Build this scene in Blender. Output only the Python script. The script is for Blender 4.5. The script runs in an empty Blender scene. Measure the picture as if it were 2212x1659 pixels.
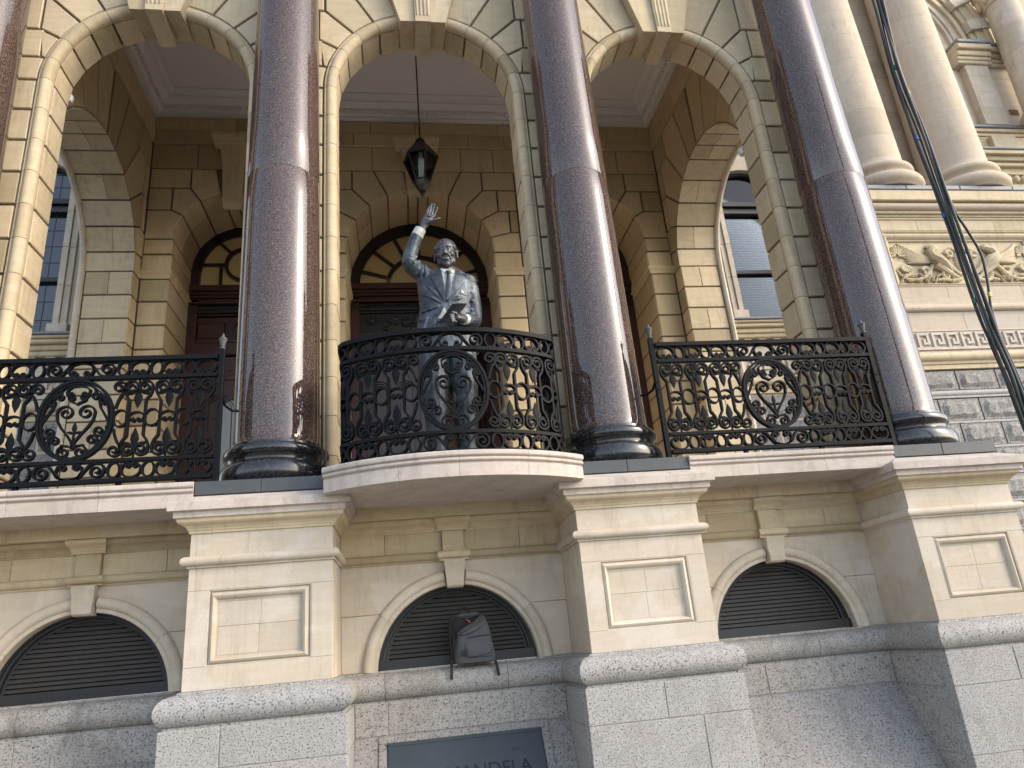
import bpy, bmesh, math, random
from mathutils import Vector, Matrix
import numpy as np
pi = math.pi
random.seed(7)
scene = bpy.context.scene
COL = scene.collection

# ------------------------------------------------------------------ camera
CAM = Vector((-0.4307, -6.5201, 1.6302))
yaw, pitch, roll = 0.1646, 0.3441, -0.0904
fw = Vector((math.sin(yaw)*math.cos(pitch), math.cos(yaw)*math.cos(pitch), math.sin(pitch)))
rt = Vector((math.cos(yaw), -math.sin(yaw), 0.0))
up = rt.cross(fw)
r2 = rt*math.cos(roll) + up*math.sin(roll)
u2 = -rt*math.sin(roll) + up*math.cos(roll)
cd = bpy.data.cameras.new('camera')
cd.sensor_width = 36.0
cd.lens = 1549.24/2212*36
cd.clip_start = 0.05
cd.clip_end = 4000
co = bpy.data.objects.new('camera', cd)
COL.objects.link(co)
co.matrix_world = Matrix(((r2.x, u2.x, -fw.x, CAM.x), (r2.y, u2.y, -fw.y, CAM.y), (r2.z, u2.z, -fw.z, CAM.z), (0, 0, 0, 1)))
scene.camera = co

# ------------------------------------------------------------------ sky, sun, exposure
SUN_EL, SUN_AZ = math.radians(30), math.radians(116)   # azimuth from +Y towards +X: hazy low sun along the street, from the right
wd = bpy.data.worlds.new('World')
scene.world = wd
wd.use_nodes = True
wn = wd.node_tree
sky = wn.nodes.new('ShaderNodeTexSky')
sky.sky_type = 'NISHITA'
sky.sun_disc = False
sky.sun_elevation = SUN_EL
sky.sun_rotation = SUN_AZ
sky.dust_density = 2.0
sky.air_density = 1.0
bg = wn.nodes['Background']
bg.inputs['Strength'].default_value = 0.15
hs = wn.nodes.new('ShaderNodeHueSaturation')
hs.inputs['Saturation'].default_value = 0.66
wn.links.new(sky.outputs[0], hs.inputs['Color'])
wn.links.new(hs.outputs[0], bg.inputs[0])
sl = bpy.data.lights.new('sun', 'SUN')
sl.energy = 0.5
sl.angle = math.radians(12)
sl.color = (1.0, 0.76, 0.50)
so = bpy.data.objects.new('sun', sl)
COL.objects.link(so)
sdir = Vector((math.sin(SUN_AZ)*math.cos(SUN_EL), math.cos(SUN_AZ)*math.cos(SUN_EL), math.sin(SUN_EL)))
so.rotation_euler = (-sdir).to_track_quat('-Z', 'Y').to_euler()
so.location = (0, -20, 30)
scene.view_settings.view_transform = 'Standard'
scene.view_settings.look = 'None'
scene.view_settings.exposure = 1.6
scene.view_settings.gamma = 1.0
scene.view_settings.use_curve_mapping = False
scene.render.engine = 'CYCLES'
scene.cycles.max_bounces = 8
scene.cycles.diffuse_bounces = 5

# ------------------------------------------------------------------ materials
MT = {}
def newmat(name):
    m = bpy.data.materials.new(name)
    m.use_nodes = True
    nt = m.node_tree
    MT[name] = m
    return m, nt, nt.nodes['Principled BSDF']
def N(nt, t, **kw):
    n = nt.nodes.new(t)
    for k, v in kw.items():
        if k in n.inputs: n.inputs[k].default_value = v
        else: setattr(n, k, v)
    return n
def ramp(nt, fac, stops):
    r = nt.nodes.new('ShaderNodeValToRGB')
    e = r.color_ramp.elements
    while len(e) < len(stops): e.new(0.5)
    for i, (p, c) in enumerate(stops):
        e[i].position = p
        e[i].color = tuple(c) + (1,) if len(c) == 3 else c
    nt.links.new(fac, r.inputs[0])
    return r.outputs[0]
def mix(nt, fac, a, b, mode='MIX'):
    m = nt.nodes.new('ShaderNodeMix')
    m.data_type = 'RGBA'
    m.blend_type = mode
    for i, s in ((0, fac), (6, a), (7, b)):
        if isinstance(s, (int, float)): m.inputs[i].default_value = s
        elif isinstance(s, tuple): m.inputs[i].default_value = s + (1,) if len(s) == 3 else s
        else: nt.links.new(s, m.inputs[i])
    return m.outputs[2]
def noise(nt, scale, detail=6, rough=.6, coord=None, dist=0.0):
    n = N(nt, 'ShaderNodeTexNoise')
    n.inputs['Scale'].default_value = scale
    n.inputs['Detail'].default_value = detail
    n.inputs['Roughness'].default_value = rough
    n.inputs['Distortion'].default_value = dist
    if coord is not None: nt.links.new(coord, n.inputs['Vector'])
    return n.outputs[0]
def worldpos(nt, scale=None):
    g = nt.nodes.new('ShaderNodeNewGeometry')
    out = g.outputs['Position']
    if scale:
        mp = N(nt, 'ShaderNodeMapping')
        mp.inputs['Scale'].default_value = scale
        nt.links.new(out, mp.inputs[0])
        out = mp.outputs[0]
    return out
def bump(nt, b, h, strength, dist):
    bn = nt.nodes.new('ShaderNodeBump')
    bn.inputs['Strength'].default_value = strength
    bn.inputs['Distance'].default_value = dist
    nt.links.new(h, bn.inputs['Height'])
    nt.links.new(bn.outputs[0], b.inputs['Normal'])

def stone(name, c1, c2, c3, rnd=.16, stain=.35, grain=.25, rough=.85, patch=None, grime=False, soot=0.0):
    m, nt, b = newmat(name)
    oi = nt.nodes.new('ShaderNodeObjectInfo')
    p = worldpos(nt)
    base = mix(nt, noise(nt, 1.7, 5, .6, p), c1, c2)
    # veining laid down in the bed of the stone
    bed = noise(nt, 1.0, 7, .65, worldpos(nt, (3.0, 3.0, 14.0)), .6)
    base = mix(nt, ramp(nt, bed, [(.42, (0, 0, 0)), (.75, (.55, .55, .55))]), base, c3)
    rv = ramp(nt, oi.outputs['Random'], [(0, (1-rnd, 1-rnd*1.05, 1-rnd*1.25)), (.35, (1, 1, 1)), (.7, (1+rnd*.15, 1+rnd*.1, 1.0)), (1, (1-rnd*.3, 1-rnd*.3, 1-rnd*.15))])
    base = mix(nt, 1.0, base, rv, 'MULTIPLY')
    st = noise(nt, 2.3, 9, .7, worldpos(nt, (2.2, 2.2, .7)), .8)
    base = mix(nt, ramp(nt, st, [(.52, (0, 0, 0)), (.80, (stain, stain, stain))]), base, (c1[0]*.45, c1[1]*.42, c1[2]*.42))
    if soot:       # thin dark rain streaks and blotches
        sn = noise(nt, 1.0, 8, .72, worldpos(nt, (11, 11, 1.3)), .5)
        sm = noise(nt, .9, 3, .5, p)
        k = mix(nt, 1.0, ramp(nt, sn, [(.5, (0, 0, 0)), (.72, (soot, soot, soot))]), ramp(nt, sm, [(.42, (0, 0, 0)), (.6, (1, 1, 1))]), 'MULTIPLY')
        base = mix(nt, k, base, (.17, .145, .12))
    if patch:      # old lime repairs with their own outlines
        pn = noise(nt, 2.1, 4, .55, p, .3)
        base = mix(nt, ramp(nt, pn, [(.54, (0, 0, 0)), (.60, (.32, .32, .32))]), base, patch)
    if grime:      # weathered patches of lichen and soot
        gn = noise(nt, 7, 9, .75, worldpos(nt, (1, 1, .6)), 1.2)
        base = mix(nt, ramp(nt, gn, [(.50, (0, 0, 0)), (.72, (.45, .45, .45))]), base, (.20, .18, .17))
    fine = noise(nt, 160, 3, .7, p)
    base = mix(nt, ramp(nt, fine, [(.3, (grain, grain, grain)), (.6, (0, 0, 0))]), base, (c1[0]*.6, c1[1]*.58, c1[2]*.52))
    nt.links.new(base, b.inputs['Base Color'])
    b.inputs['Roughness'].default_value = rough
    hh = mix(nt, .5, noise(nt, 90, 5, .7, p), noise(nt, 9, 5, .6, p))
    bump(nt, b, hh, .35, .012)
    return m
stone('cream_stone', (.56, .47, .32), (.48, .395, .26), (.66, .595, .455), rnd=.32, stain=.5, soot=.5)
stone('warm_stone', (.62, .49, .30), (.56, .435, .255), (.67, .56, .38), rnd=.34, stain=.5, soot=.35)
stone('pale_stone', (.54, .475, .38), (.475, .41, .315), (.60, .555, .485), rnd=.14, stain=.4, soot=.45, patch=(.64, .60, .55))
stone('slab_stone', (.53, .465, .41), (.44, .38, .33), (.60, .56, .52), stain=.85, grime=True)
stone('pink_stone', (.51, .435, .34), (.45, .37, .28), (.56, .50, .41), stain=.45, soot=.4)
stone('mortar', (.15, .12, .085), (.11, .09, .065), (.19, .155, .11), rnd=.0)
stone('plaster', (.74, .72, .70), (.71, .69, .67), (.76, .74, .73), rnd=0, stain=.1, grain=.05)
stone('lead', (.20, .215, .24), (.16, .175, .2), (.28, .29, .31), rnd=.1, stain=.3, rough=.55)
stone('paving', (.30, .285, .26), (.25, .235, .215), (.34, .32, .30), rnd=.1)
stone('asphalt', (.05, .05, .052), (.045, .045, .047), (.06, .06, .06), rnd=0)

def granite(name, light, mid, dark, scale=95, dirt=.5, rnd=.1, bstr=.12, rough=.7):
    m, nt, b = newmat(name)
    p = worldpos(nt)
    oi = nt.nodes.new('ShaderNodeObjectInfo')
    v = noise(nt, scale, 3, .55, p)
    base = ramp(nt, v, [(.37, dark), (.415, mid), (.50, light), (.7, light)])
    base = mix(nt, ramp(nt, noise(nt, scale*.33, 2, .5, p), [(.45, (0, 0, 0)), (.7, (.6, .6, .6))]), base, mid)
    rv = ramp(nt, oi.outputs['Random'], [(0, (1-rnd, 1-rnd, 1-rnd*1.1)), (.5, (1, 1, 1)), (1, (1-rnd*.4, 1-rnd*.5, 1-rnd*.7))])
    base = mix(nt, 1.0, base, rv, 'MULTIPLY')
    st = noise(nt, 1.6, 9, .72, worldpos(nt, (1.6, 1.6, .8)), 1.0)
    base = mix(nt, ramp(nt, st, [(.5, (0, 0, 0)), (.78, (dirt, dirt, dirt))]), base, (mid[0]*.42, mid[1]*.39, mid[2]*.35))
    rust = noise(nt, 2.6, 8, .7, p, .5)
    base = mix(nt, ramp(nt, rust, [(.66, (0, 0, 0)), (.84, (.25, .25, .25))]), base, (.30, .22, .13))
    nt.links.new(base, b.inputs['Base Color'])
    b.inputs['Roughness'].default_value = rough
    bump(nt, b, noise(nt, scale*.9, 4, .7, p), bstr, .012)
    return m
granite('grey_granite', (.36, .355, .346), (.25, .246, .238), (.032, .032, .035), scale=84)
granite('bay_granite', (.34, .33, .31), (.23, .222, .21), (.045, .045, .045), scale=82, dirt=.85)
granite('brown_granite', (.27, .262, .252), (.18, .174, .168), (.05, .05, .05), scale=70, dirt=.6)
granite('rock_granite', (.28, .275, .265), (.17, .165, .16), (.05, .05, .05), scale=45, bstr=.8, dirt=.45)
granite('margin_granite', (.40, .39, .365), (.31, .30, .28), (.16, .155, .15), scale=80)

def polished(name, light, mid, dark, scale=150, rough=.03, streak=True):
    m, nt, b = newmat(name)
    p = worldpos(nt)
    v = noise(nt, scale, 3, .6, p)
    base = ramp(nt, v, [(.34, dark), (.5, mid), (.66, light)])
    base = mix(nt, ramp(nt, noise(nt, 2.2, 8, .7, p, .5), [(.5, (0, 0, 0)), (.8, (.5, .5, .5))]), base, mid)
    nt.links.new(base, b.inputs['Base Color'])
    sr = noise(nt, 1.0, 8, .7, worldpos(nt, (26, 26, .9)), .2)
    rr = ramp(nt, sr, [(.35, (rough, rough, rough)), (.62, (rough*1.5,)*3), (.78, (rough*3.2,)*3)])
    nt.links.new(rr, b.inputs['Roughness'])
    b.inputs['IOR'].default_value = 1.6
    bump(nt, b, noise(nt, 3.0, 3, .5, p), .012, .02)
    return m
polished('red_granite', (.19, .135, .115), (.066, .043, .037), (.014, .010, .009), scale=92)
polished('black_marble', (.035, .037, .04), (.013, .014, .016), (.008, .008, .009), scale=40, rough=.13)

def plain(name, col, rough=.5, metal=0.0, var=.25, scale=12, bmp=0.1, spec=.5, bdist=.004):
    m, nt, b = newmat(name)
    p = worldpos(nt)
    n = noise(nt, scale, 6, .65, p)
    base = mix(nt, n, tuple(c*(1-var) for c in col), tuple(min(1, c*(1+var)) for c in col))
    nt.links.new(base, b.inputs['Base Color'])
    b.inputs['Roughness'].default_value = rough
    b.inputs['Metallic'].default_value = metal
    b.inputs['Specular IOR Level'].default_value = spec
    if bmp: bump(nt, b, noise(nt, scale*8, 4, .6, p), bmp, bdist)
    return m
plain('slate', (.055, .064, .070), .55, var=.35, scale=6, bmp=.15)
plain('iron', (.0042, .005, .0068), .55, var=.5, scale=30, bmp=.25, spec=.13)
plain('verdigris', (.075, .085, .08), .5, var=.4, scale=60)
plain('black_iron', (.007, .007, .008), .45, var=.3, scale=20)
plain('window_paint', (.012, .013, .015), .45, var=.3, scale=20)
plain('slat', (.040, .036, .032), .5, var=.3, scale=9, bmp=.1)
plain('blind', (.30, .29, .27), .6, var=.1)
plain('interior_shade', (.012, .011, .01), .8, var=.2)  # near-black colour standing in for the shade inside rooms and holes
plain('fan_pane', (.52, .38, .17), .35, var=.12, scale=3, bmp=0)
plain('frost_pane', (.32, .36, .38), .3, var=.2, scale=3, bmp=0)
plain('bulb', (.72, .70, .66), .35, var=.08)
plain('lantern_pane', (.035, .032, .028), .2, var=.3, scale=20)
plain('fabric', (.060, .066, .072), .85, var=.18, scale=30, bmp=.5, bdist=.003)
plain('fabric_dark', (.012, .012, .014), .85, var=.2, scale=30, bmp=.3)
plain('fabric_fold', (.044, .044, .043), .9, var=.2, scale=30, bmp=.3)
plain('red_tag', (.55, .05, .05), .6)
plain('cable', (.020, .024, .024), .5, var=.5, scale=25, bmp=.3)
plain('tape_green', (.02, .22, .13), .5)
plain('tape_blue', (.03, .08, .35), .5)
plain('tape_yellow', (.7, .55, .05), .5)
plain('white_metal', (.7, .7, .7), .4, var=.1)
plain('plaque_bronze', (.028, .040, .050), .5, metal=.1, var=.35, scale=5, bmp=.1)
plain('plaque_letter', (.014, .019, .024), .6, spec=.2)
plain('paper', (.010, .010, .012), .6, var=.3, spec=.08)
plain('terracotta', (.33, .17, .1), .8)

def wood(name, c1, c2, rough=.35):
    m, nt, b = newmat(name)
    g = noise(nt, 1.0, 6, .6, worldpos(nt, (28, 28, 1.6)), .4)
    nt.links.new(ramp(nt, g, [(.3, c1), (.7, c2)]), b.inputs['Base Color'])
    b.inputs['Roughness'].default_value = rough
    bump(nt, b, g, .1, .004)
    return m
wood('mahogany', (.030, .0085, .006), (.060, .017, .011))
wood('dark_wood', (.022, .011, .009), (.05, .025, .02), .3)
wood('orange_wood', (.30, .14, .035), (.40, .20, .06), .4)
wood('black_wood', (.010, .008, .008), (.022, .017, .016), .3)

def glass(name, col, rough=.03):
    m, nt, b = newmat(name)
    b.inputs['Base Color'].default_value = col + (1,)
    b.inputs['Roughness'].default_value = rough
    b.inputs['IOR'].default_value = 1.8
    p = worldpos(nt)
    bump(nt, b, noise(nt, 3.0, 2, .5, p), .03, .02)
    return m
glass('window_glass', (.012, .018, .030))

def bronze(name, lo, mid, hi, rough=.42, metal=.55, brown=.6):
    m, nt, b = newmat(name)
    p = worldpos(nt)
    n1 = noise(nt, 5.5, 8, .68, p, .6)
    base = ramp(nt, n1, [(.3, lo), (.5, mid), (.68, hi)])
    n2 = noise(nt, 3.2, 7, .7, worldpos(nt, (1.5, 1.5, .55)), .9)
    base = mix(nt, ramp(nt, n2, [(.52, (0, 0, 0)), (.70, (brown, brown, brown))]), base, (.085, .06, .048))
    nt.links.new(base, b.inputs['Base Color'])
    b.inputs['Roughness'].default_value = rough
    b.inputs['Metallic'].default_value = metal
    bump(nt, b, mix(nt, .5, noise(nt, 42, 6, .7, p), noise(nt, 14, 5, .6, p)), .55, .016)
    return m
bronze('suit_bronze', (.012, .017, .023), (.044, .057, .071), (.125, .152, .18), .46, .42)
bronze('skin_bronze', (.046, .046, .050), (.070, .070, .076), (.105, .105, .112), .40, .5, .12)
bronze('shirt_bronze', (.20, .215, .20), (.40, .42, .385), (.54, .56, .52), .6, .1, .25)
bronze('tie_bronze', (.025, .030, .045), (.05, .058, .08), (.085, .095, .12), .45)

# ------------------------------------------------------------------ mesh helpers
class MB:
    def __init__(s): s.v = []; s.f = []; s.sm = []
    def add(s, vs, fs, smooth=False):
        o = len(s.v)
        s.v += [tuple(v) for v in vs]
        s.f += [tuple(i+o for i in f) for f in fs]
        s.sm += [smooth]*len(fs)
        return s
    def box(s, x0, x1, y0, y1, z0, z1):
        return s.add([(x0, y0, z0), (x1, y0, z0), (x1, y1, z0), (x0, y1, z0), (x0, y0, z1), (x1, y0, z1), (x1, y1, z1), (x0, y1, z1)],
                     [(3, 2, 1, 0), (4, 5, 6, 7), (0, 1, 5, 4), (1, 2, 6, 5), (2, 3, 7, 6), (3, 0, 4, 7)])
    def loft(s, rings, closed=True, caps=True, smooth=True):
        n = len(rings[0])
        vs = [p for r in rings for p in r]
        fs = []
        for i in range(len(rings)-1):
            for j in range(n if closed else n-1):
                k = (j+1) % n
                fs.append((i*n+j, i*n+k, (i+1)*n+k, (i+1)*n+j))
        s.add(vs, fs, smooth)
        if caps and closed:
            o = len(s.v)-len(vs)
            s.f += [tuple(o+j for j in reversed(range(n))), tuple(o+(len(rings)-1)*n+j for j in range(n))]
            s.sm += [False, False]
        return s
    def block(s, poly, d0, d1, ch, fn):
        """prism with a chamfered front: poly in the plane, d0 back, d1 front"""
        r = [[fn(u, v, d0) for u, v in poly], [fn(u, v, d1-ch) for u, v in poly]]
        if ch: r.append([fn(u, v, d1) for u, v in inset(poly, ch)])
        return s.loft(r, smooth=False)
    def tube(s, pts, rad, n=8, closed=False, smooth=True):
        pts = [Vector(p) for p in pts]
        m = len(pts)
        rings = []
        t0 = (pts[1]-pts[0]).normalized()
        nrm = t0.orthogonal().normalized()
        for i, p in enumerate(pts):
            a = pts[i-1] if i else (pts[-1] if closed else p)
            b = pts[(i+1) % m] if (i < m-1 or closed) else p
            t = (b-a)
            t = t.normalized() if t.length > 1e-9 else t0
            nrm = (nrm - t*nrm.dot(t))
            nrm = nrm.normalized() if nrm.length > 1e-6 else t.orthogonal().normalized()
            bn = t.cross(nrm)
            r = rad[i] if isinstance(rad, (list, tuple)) else rad
            rings.append([p + (nrm*math.cos(2*pi*k/n) + bn*math.sin(2*pi*k/n))*r for k in range(n)])
        if closed:
            rings.append(rings[0])
            return s.loft(rings, caps=False, smooth=smooth)
        return s.loft(rings, smooth=smooth)
    def lathe(s, prof, cx, cy, n=48, smooth=True):
        rings = [[(cx+r*math.cos(2*pi*k/n), cy+r*math.sin(2*pi*k/n), z) for k in range(n)] for r, z in prof]
        return s.loft(rings, smooth=smooth)
    def sphere(s, c, r, rot=None, n=12, m=8):
        rings = []
        if isinstance(r, (int, float)): r = (r, r, r)
        for i in range(m+1):
            a = -pi/2 + pi*i/m
            cr = max(math.cos(a), .02)
            ring = []
            for k in range(n):
                v = Vector((r[0]*cr*math.cos(2*pi*k/n), r[1]*cr*math.sin(2*pi*k/n), r[2]*math.sin(a)))
                if rot: v = rot @ v
                ring.append(v + Vector(c))
            rings.append(ring)
        return s.loft(rings)
    def build(s, name, mat, parent=None, recalc=True, autosmooth=True):
        me = bpy.data.meshes.new(name)
        me.from_pydata(s.v, [], s.f)
        me.polygons.foreach_set('use_smooth', s.sm)
        if recalc:
            bm = bmesh.new(); bm.from_mesh(me)
            bmesh.ops.recalc_face_normals(bm, faces=bm.faces)
            bm.to_mesh(me); bm.free()
        me.update()
        if any(s.sm): me.set_sharp_from_angle(angle=math.radians(38))
        if mat: me.materials.append(MT[mat])
        o = bpy.data.objects.new(name, me)
        COL.objects.link(o)
        if parent: o.parent = parent
        return o
def inset(poly, d):
    n = len(poly)
    ar = sum(poly[i][0]*poly[(i+1) % n][1]-poly[(i+1) % n][0]*poly[i][1] for i in range(n))
    sg = 1 if ar > 0 else -1
    out = []
    for i in range(n):
        p, q, r = poly[i-1], poly[i], poly[(i+1) % n]
        a = Vector((q[0]-p[0], q[1]-p[1])); b = Vector((r[0]-q[0], r[1]-q[1]))
        if a.length < 1e-9 or b.length < 1e-9: out.append(q); continue
        a.normalize(); b.normalize()
        na = Vector((-a.y, a.x))*sg; nb = Vector((-b.y, b.x))*sg
        m = na+nb
        k = max(.35, 1+na.dot(nb))
        out.append((q[0]+m.x*d/k, q[1]+m.y*d/k))
    return out
def thing(name, label, cat, loc=(0, 0, 0), group=None, kind=None):
    o = bpy.data.objects.new(name, None)
    o.empty_display_size = .1
    COL.objects.link(o)
    o.location = loc
    return tag(o, label, cat, group, kind)
def tag(o, label, cat=None, group=None, kind=None):
    if label: o['label'] = label
    if cat: o['category'] = cat
    if group: o['group'] = group
    if kind: o['kind'] = kind
    return o
def keep(o, parent):     # parent a mesh that was built in world coordinates to an empty placed elsewhere
    o.parent = parent
    o.matrix_parent_inverse = Matrix.Translation(-Vector(parent.location))
    return o
def rect(u0, u1, v0, v1): return [(u0, v0), (u1, v0), (u1, v1), (u0, v1)]
def arc(cx, cz, r, a0, a1, n):
    return [(cx+r*math.cos(math.radians(a0+(a1-a0)*i/n)), cz+r*math.sin(math.radians(a0+(a1-a0)*i/n))) for i in range(n+1)]
def front(Y): return lambda u, v, d: (u, Y-d, v)
def mirror(fn): return lambda u, v, d: fn(-u, v, d)

GAP, DEP, CH = .029, .03, .008
class Part:
    """collects pieces of a thing: piece(name, mesh builder, material)"""
    def __init__(s, root): s.root = root
    def piece(s, name, mb, mat, under=None):
        if under is None: return keep(mb.build(name, mat), s.root)
        o = mb.build(name, mat); o.parent = under      # parts sit at the world origin, so no offset is needed
        return o
def panel(P, name, poly, fn, mat, d0=-DEP-.004, d1=0.0, gap=GAP, ch=CH):
    return P.piece(name, MB().block(inset(poly, gap/2), d0, d1, ch, fn), mat)

def arch_blocks(P, fn, xc, zc, R, joints, xlim, ztop, mat, name='face_block', fillers=True, keyang=None):
    """blocks round one half of an arch (xc to +u); joints: list of (angle from spring, course level or None)"""
    js = [(0.0, zc)] + joints
    ends = []
    for i, (a, z) in enumerate(js):
        t = math.tan(math.radians(a))
        if i == 0: ends.append((xlim, zc)); continue
        zz = z if z is not None else ztop
        ends.append(((zz-zc)/t, zz))
    for i in range(len(js)-1):
        a0, a1 = js[i][0], js[i+1][0]
        poly = arc(0, zc, R, a0, a1, max(3, int((a1-a0)/4)))
        e0, e1 = ends[i], ends[i+1]
        poly.append(e1)
        if e1[1] > e0[1]+.01 and e0[0] > e1[0]+.02: poly.append((e0[0], e1[1]))
        poly.append(e0)
        panel(P, name, [(xc+u, v) for u, v in poly], fn, mat)
        if fillers and i and e1[1] > e0[1]+.01 and xlim-e0[0] > .06:
            panel(P, name, [(xc+u, v) for u, v in rect(e0[0], xlim, e0[1], e1[1])], fn, mat)
def soffit(P, fn3, R, angles, w0, w1, mat, name='soffit_block', splits=None):
    """curved panels under an arch. fn3(u,v,w): u,v in the arch plane relative to its centre, w along the depth"""
    for i in range(len(angles)-1):
        g = math.degrees(GAP/2/R)
        a0, a1 = angles[i]+g, angles[i+1]-g
        n = max(2, int((a1-a0)/4))
        ws = [w0, w1]
        if splits and i % 2: ws = [w0, w0+(w1-w0)*splits, w1]
        for k in range(len(ws)-1):
            x0, x1 = ws[k]+(.004 if k else 0), ws[k+1]-(.004 if k < len(ws)-2 else 0)
            rings = []
            for j in range(n+1):
                a = math.radians(a0+(a1-a0)*j/n)
                c, s_ = math.cos(a), math.sin(a)
                ri, ro = R, R+.035
                ii = .006 if j in (0, n) else 0
                rings.append([fn3(c*(ri+ii), s_*(ri+ii), x0), fn3(c*ri, s_*ri, x0+.006) if not ii else fn3(c*(ri+ii), s_*(ri+ii), x0+.006),
                              fn3(c*(ri+ii), s_*(ri+ii), x1), fn3(c*ro, s_*ro, x1), fn3(c*ro, s_*ro, x0)])
            P.piece(name, MB().loft(rings, smooth=False), mat)
def sweep_profile(prof, path, closed_prof=True):
    """prof: (e, z) with e outward; path: list of (x, y, nx, ny) with miter vectors"""
    return [[(x+nx*e, y+ny*e, z) for e, z in prof] for x, y, nx, ny in path]
# ================================================================== ground
def sheet(name, x0, x1, y0, y1, z, mat, label):
    o = MB().add([(x0, y0, z), (x1, y0, z), (x1, y1, z), (x0, y1, z)], [(0, 1, 2, 3)]).build(name, mat, recalc=False)
    return tag(o, label, 'ground', kind='structure')
sheet('ground', -1500, 1500, -1500, 1500, -.13, 'paving', 'wide grey paved ground around the building')
sheet('road', -400, 400, -24, -4.2, -.126, 'asphalt', 'dark asphalt street in front of the building')
tag(MB().box(-400, 400, -4.2, 60, -.3, 0).build('pavement', 'paving'), 'grey stone pavement along the facade', 'pavement', kind='structure')

# ================================================================== arcade wall
YF, HW, RF, ZC = .42, 1.06, 1.20, 7.95
BAYS = (-3.1, 0.0, 3.1)
CR = .407
arcade = thing('arcade_wall', 'cream sandstone wall of three rusticated round arches behind the polished columns', 'wall', (0, .62, 3.06))
A = Part(arcade)
def arch_core(xc, xl, xr, zb, zt, hw, zc, y0, y1, mb):
    poly = [(xl, zb), (xl, zt), (xr, zt), (xr, zb), (xc+hw, zb)] + arc(xc, zc, hw, 0, 180, 36) + [(xc-hw, zb)]
    return mb.loft([[(u, y0, v) for u, v in poly], [(u, y1, v) for u, v in poly]], smooth=False)
mb = MB()
for i, xc in enumerate(BAYS):
    arch_core(xc, -5.25 if i == 0 else xc-1.549, 5.25 if i == 2 else xc+1.549, 3.06, 11.3, HW+DEP, ZC, YF+DEP, .83, mb)
A.piece('wall_core', mb, 'mortar')
def roll_prof():
    pr = [(1.198, -.06), (1.198, -.004), (1.186, .010)]
    pr += [(1.122+.066*math.cos(math.radians(t)), -.034+.066*math.sin(math.radians(t))) for t in range(40, 200, 16)]
    return pr + [(1.062, -.075), (1.10, -.09)]
RP = roll_prof()
for xc in BAYS:
    for s in (1, -1):
        f = (lambda xc, s: lambda u, v, d: (xc+s*u, YF-d, v))(xc, s)
        fr = (lambda xc, s: lambda y, v, d: (xc+s*(HW-d), y, v))(xc, s)
        for k in range(12):
            z1 = ZC-CR*k; z0 = z1-CR
            panel(A, 'face_block', rect(RF, 1.545, z0, z1), f, 'cream_stone')
            panel(A, 'reveal_block', rect(YF+.085, .845, z0, z1), fr, 'cream_stone')
            A.piece('roll_moulding', MB().loft([[f(u, z0+.003, d) for u, d in RP], [f(u, z1-.003, d) for u, d in RP]]), 'cream_stone')
        arch_blocks(A, f, 0, ZC, RF, [(15, 8.275), (30, 8.68), (45, 9.14), (60, None), (75, None)], 1.545, 9.95, 'cream_stone')
        for k in range(5):
            a0, a1 = 15*k+.15, 15*(k+1)-.15
            rings = []
            for j in range(6):
                a = math.radians(a0+(a1-a0)*j/5)
                rings.append([f(r*math.cos(a), ZC+r*math.sin(a), d) for r, d in RP])
            A.piece('roll_moulding', MB().loft(rings), 'cream_stone')
        soffit(A, (lambda xc, s: lambda u, v, w: (xc+s*u, w, ZC+v))(xc, s), HW, [0, 15, 30, 45, 60, 75], YF+.085, .845, 'cream_stone')
    # keystone: two plain side lobes and a fluted centre lobe that hangs lower
    for s in (1, -1):
        a, b = (.098, .278) if s > 0 else (-.278, -.098)
        t = .30
        a1, b1 = (.125, .60) if s > 0 else (-.60, -.125)
        v = [(xc+a, .275, 8.88), (xc+b, .275, 8.88), (xc+b, .84, 8.985), (xc+a, .84, 8.985), (xc+a1, .255, 10.2), (xc+b1, .255, 10.2), (xc+b1, .84, 10.2), (xc+a1, .84, 10.2)]
        A.piece('keystone', MB().add(v, [(3, 2, 1, 0), (4, 5, 6, 7), (0, 1, 5, 4), (1, 2, 6, 5), (2, 3, 7, 6), (3, 0, 4, 7)]), 'cream_stone')
    v = [(xc-.094, .235, 8.845), (xc+.094, .235, 8.845), (xc+.094, .80, 8.845), (xc-.094, .80, 8.845), (xc-.121, .20, 10.2), (xc+.121, .20, 10.2), (xc+.121, .80, 10.2), (xc-.121, .80, 10.2)]
    ks = A.piece('keystone', MB().add(v, [(3, 2, 1, 0), (4, 5, 6, 7), (0, 1, 5, 4), (1, 2, 6, 5), (2, 3, 7, 6), (3, 0, 4, 7)]), 'cream_stone')
    for q in (-.066, -.022, .022, .066):
        m = MB()
        rings = []
        for z, r in ((8.93, .004), (8.945, .016), (9.4, .0165), (10.2, .018)):
            yy = .235-.0258*(z-8.845)
            rings.append([(xc+q*(1+.22*(z-8.845))+r*math.cos(t), yy-.014*math.sin(t)+.002, z) for t in [pi*i/6 for i in range(7)]])
        A.piece('flute', m.loft(rings, closed=True), 'cream_stone', ks)

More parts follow.
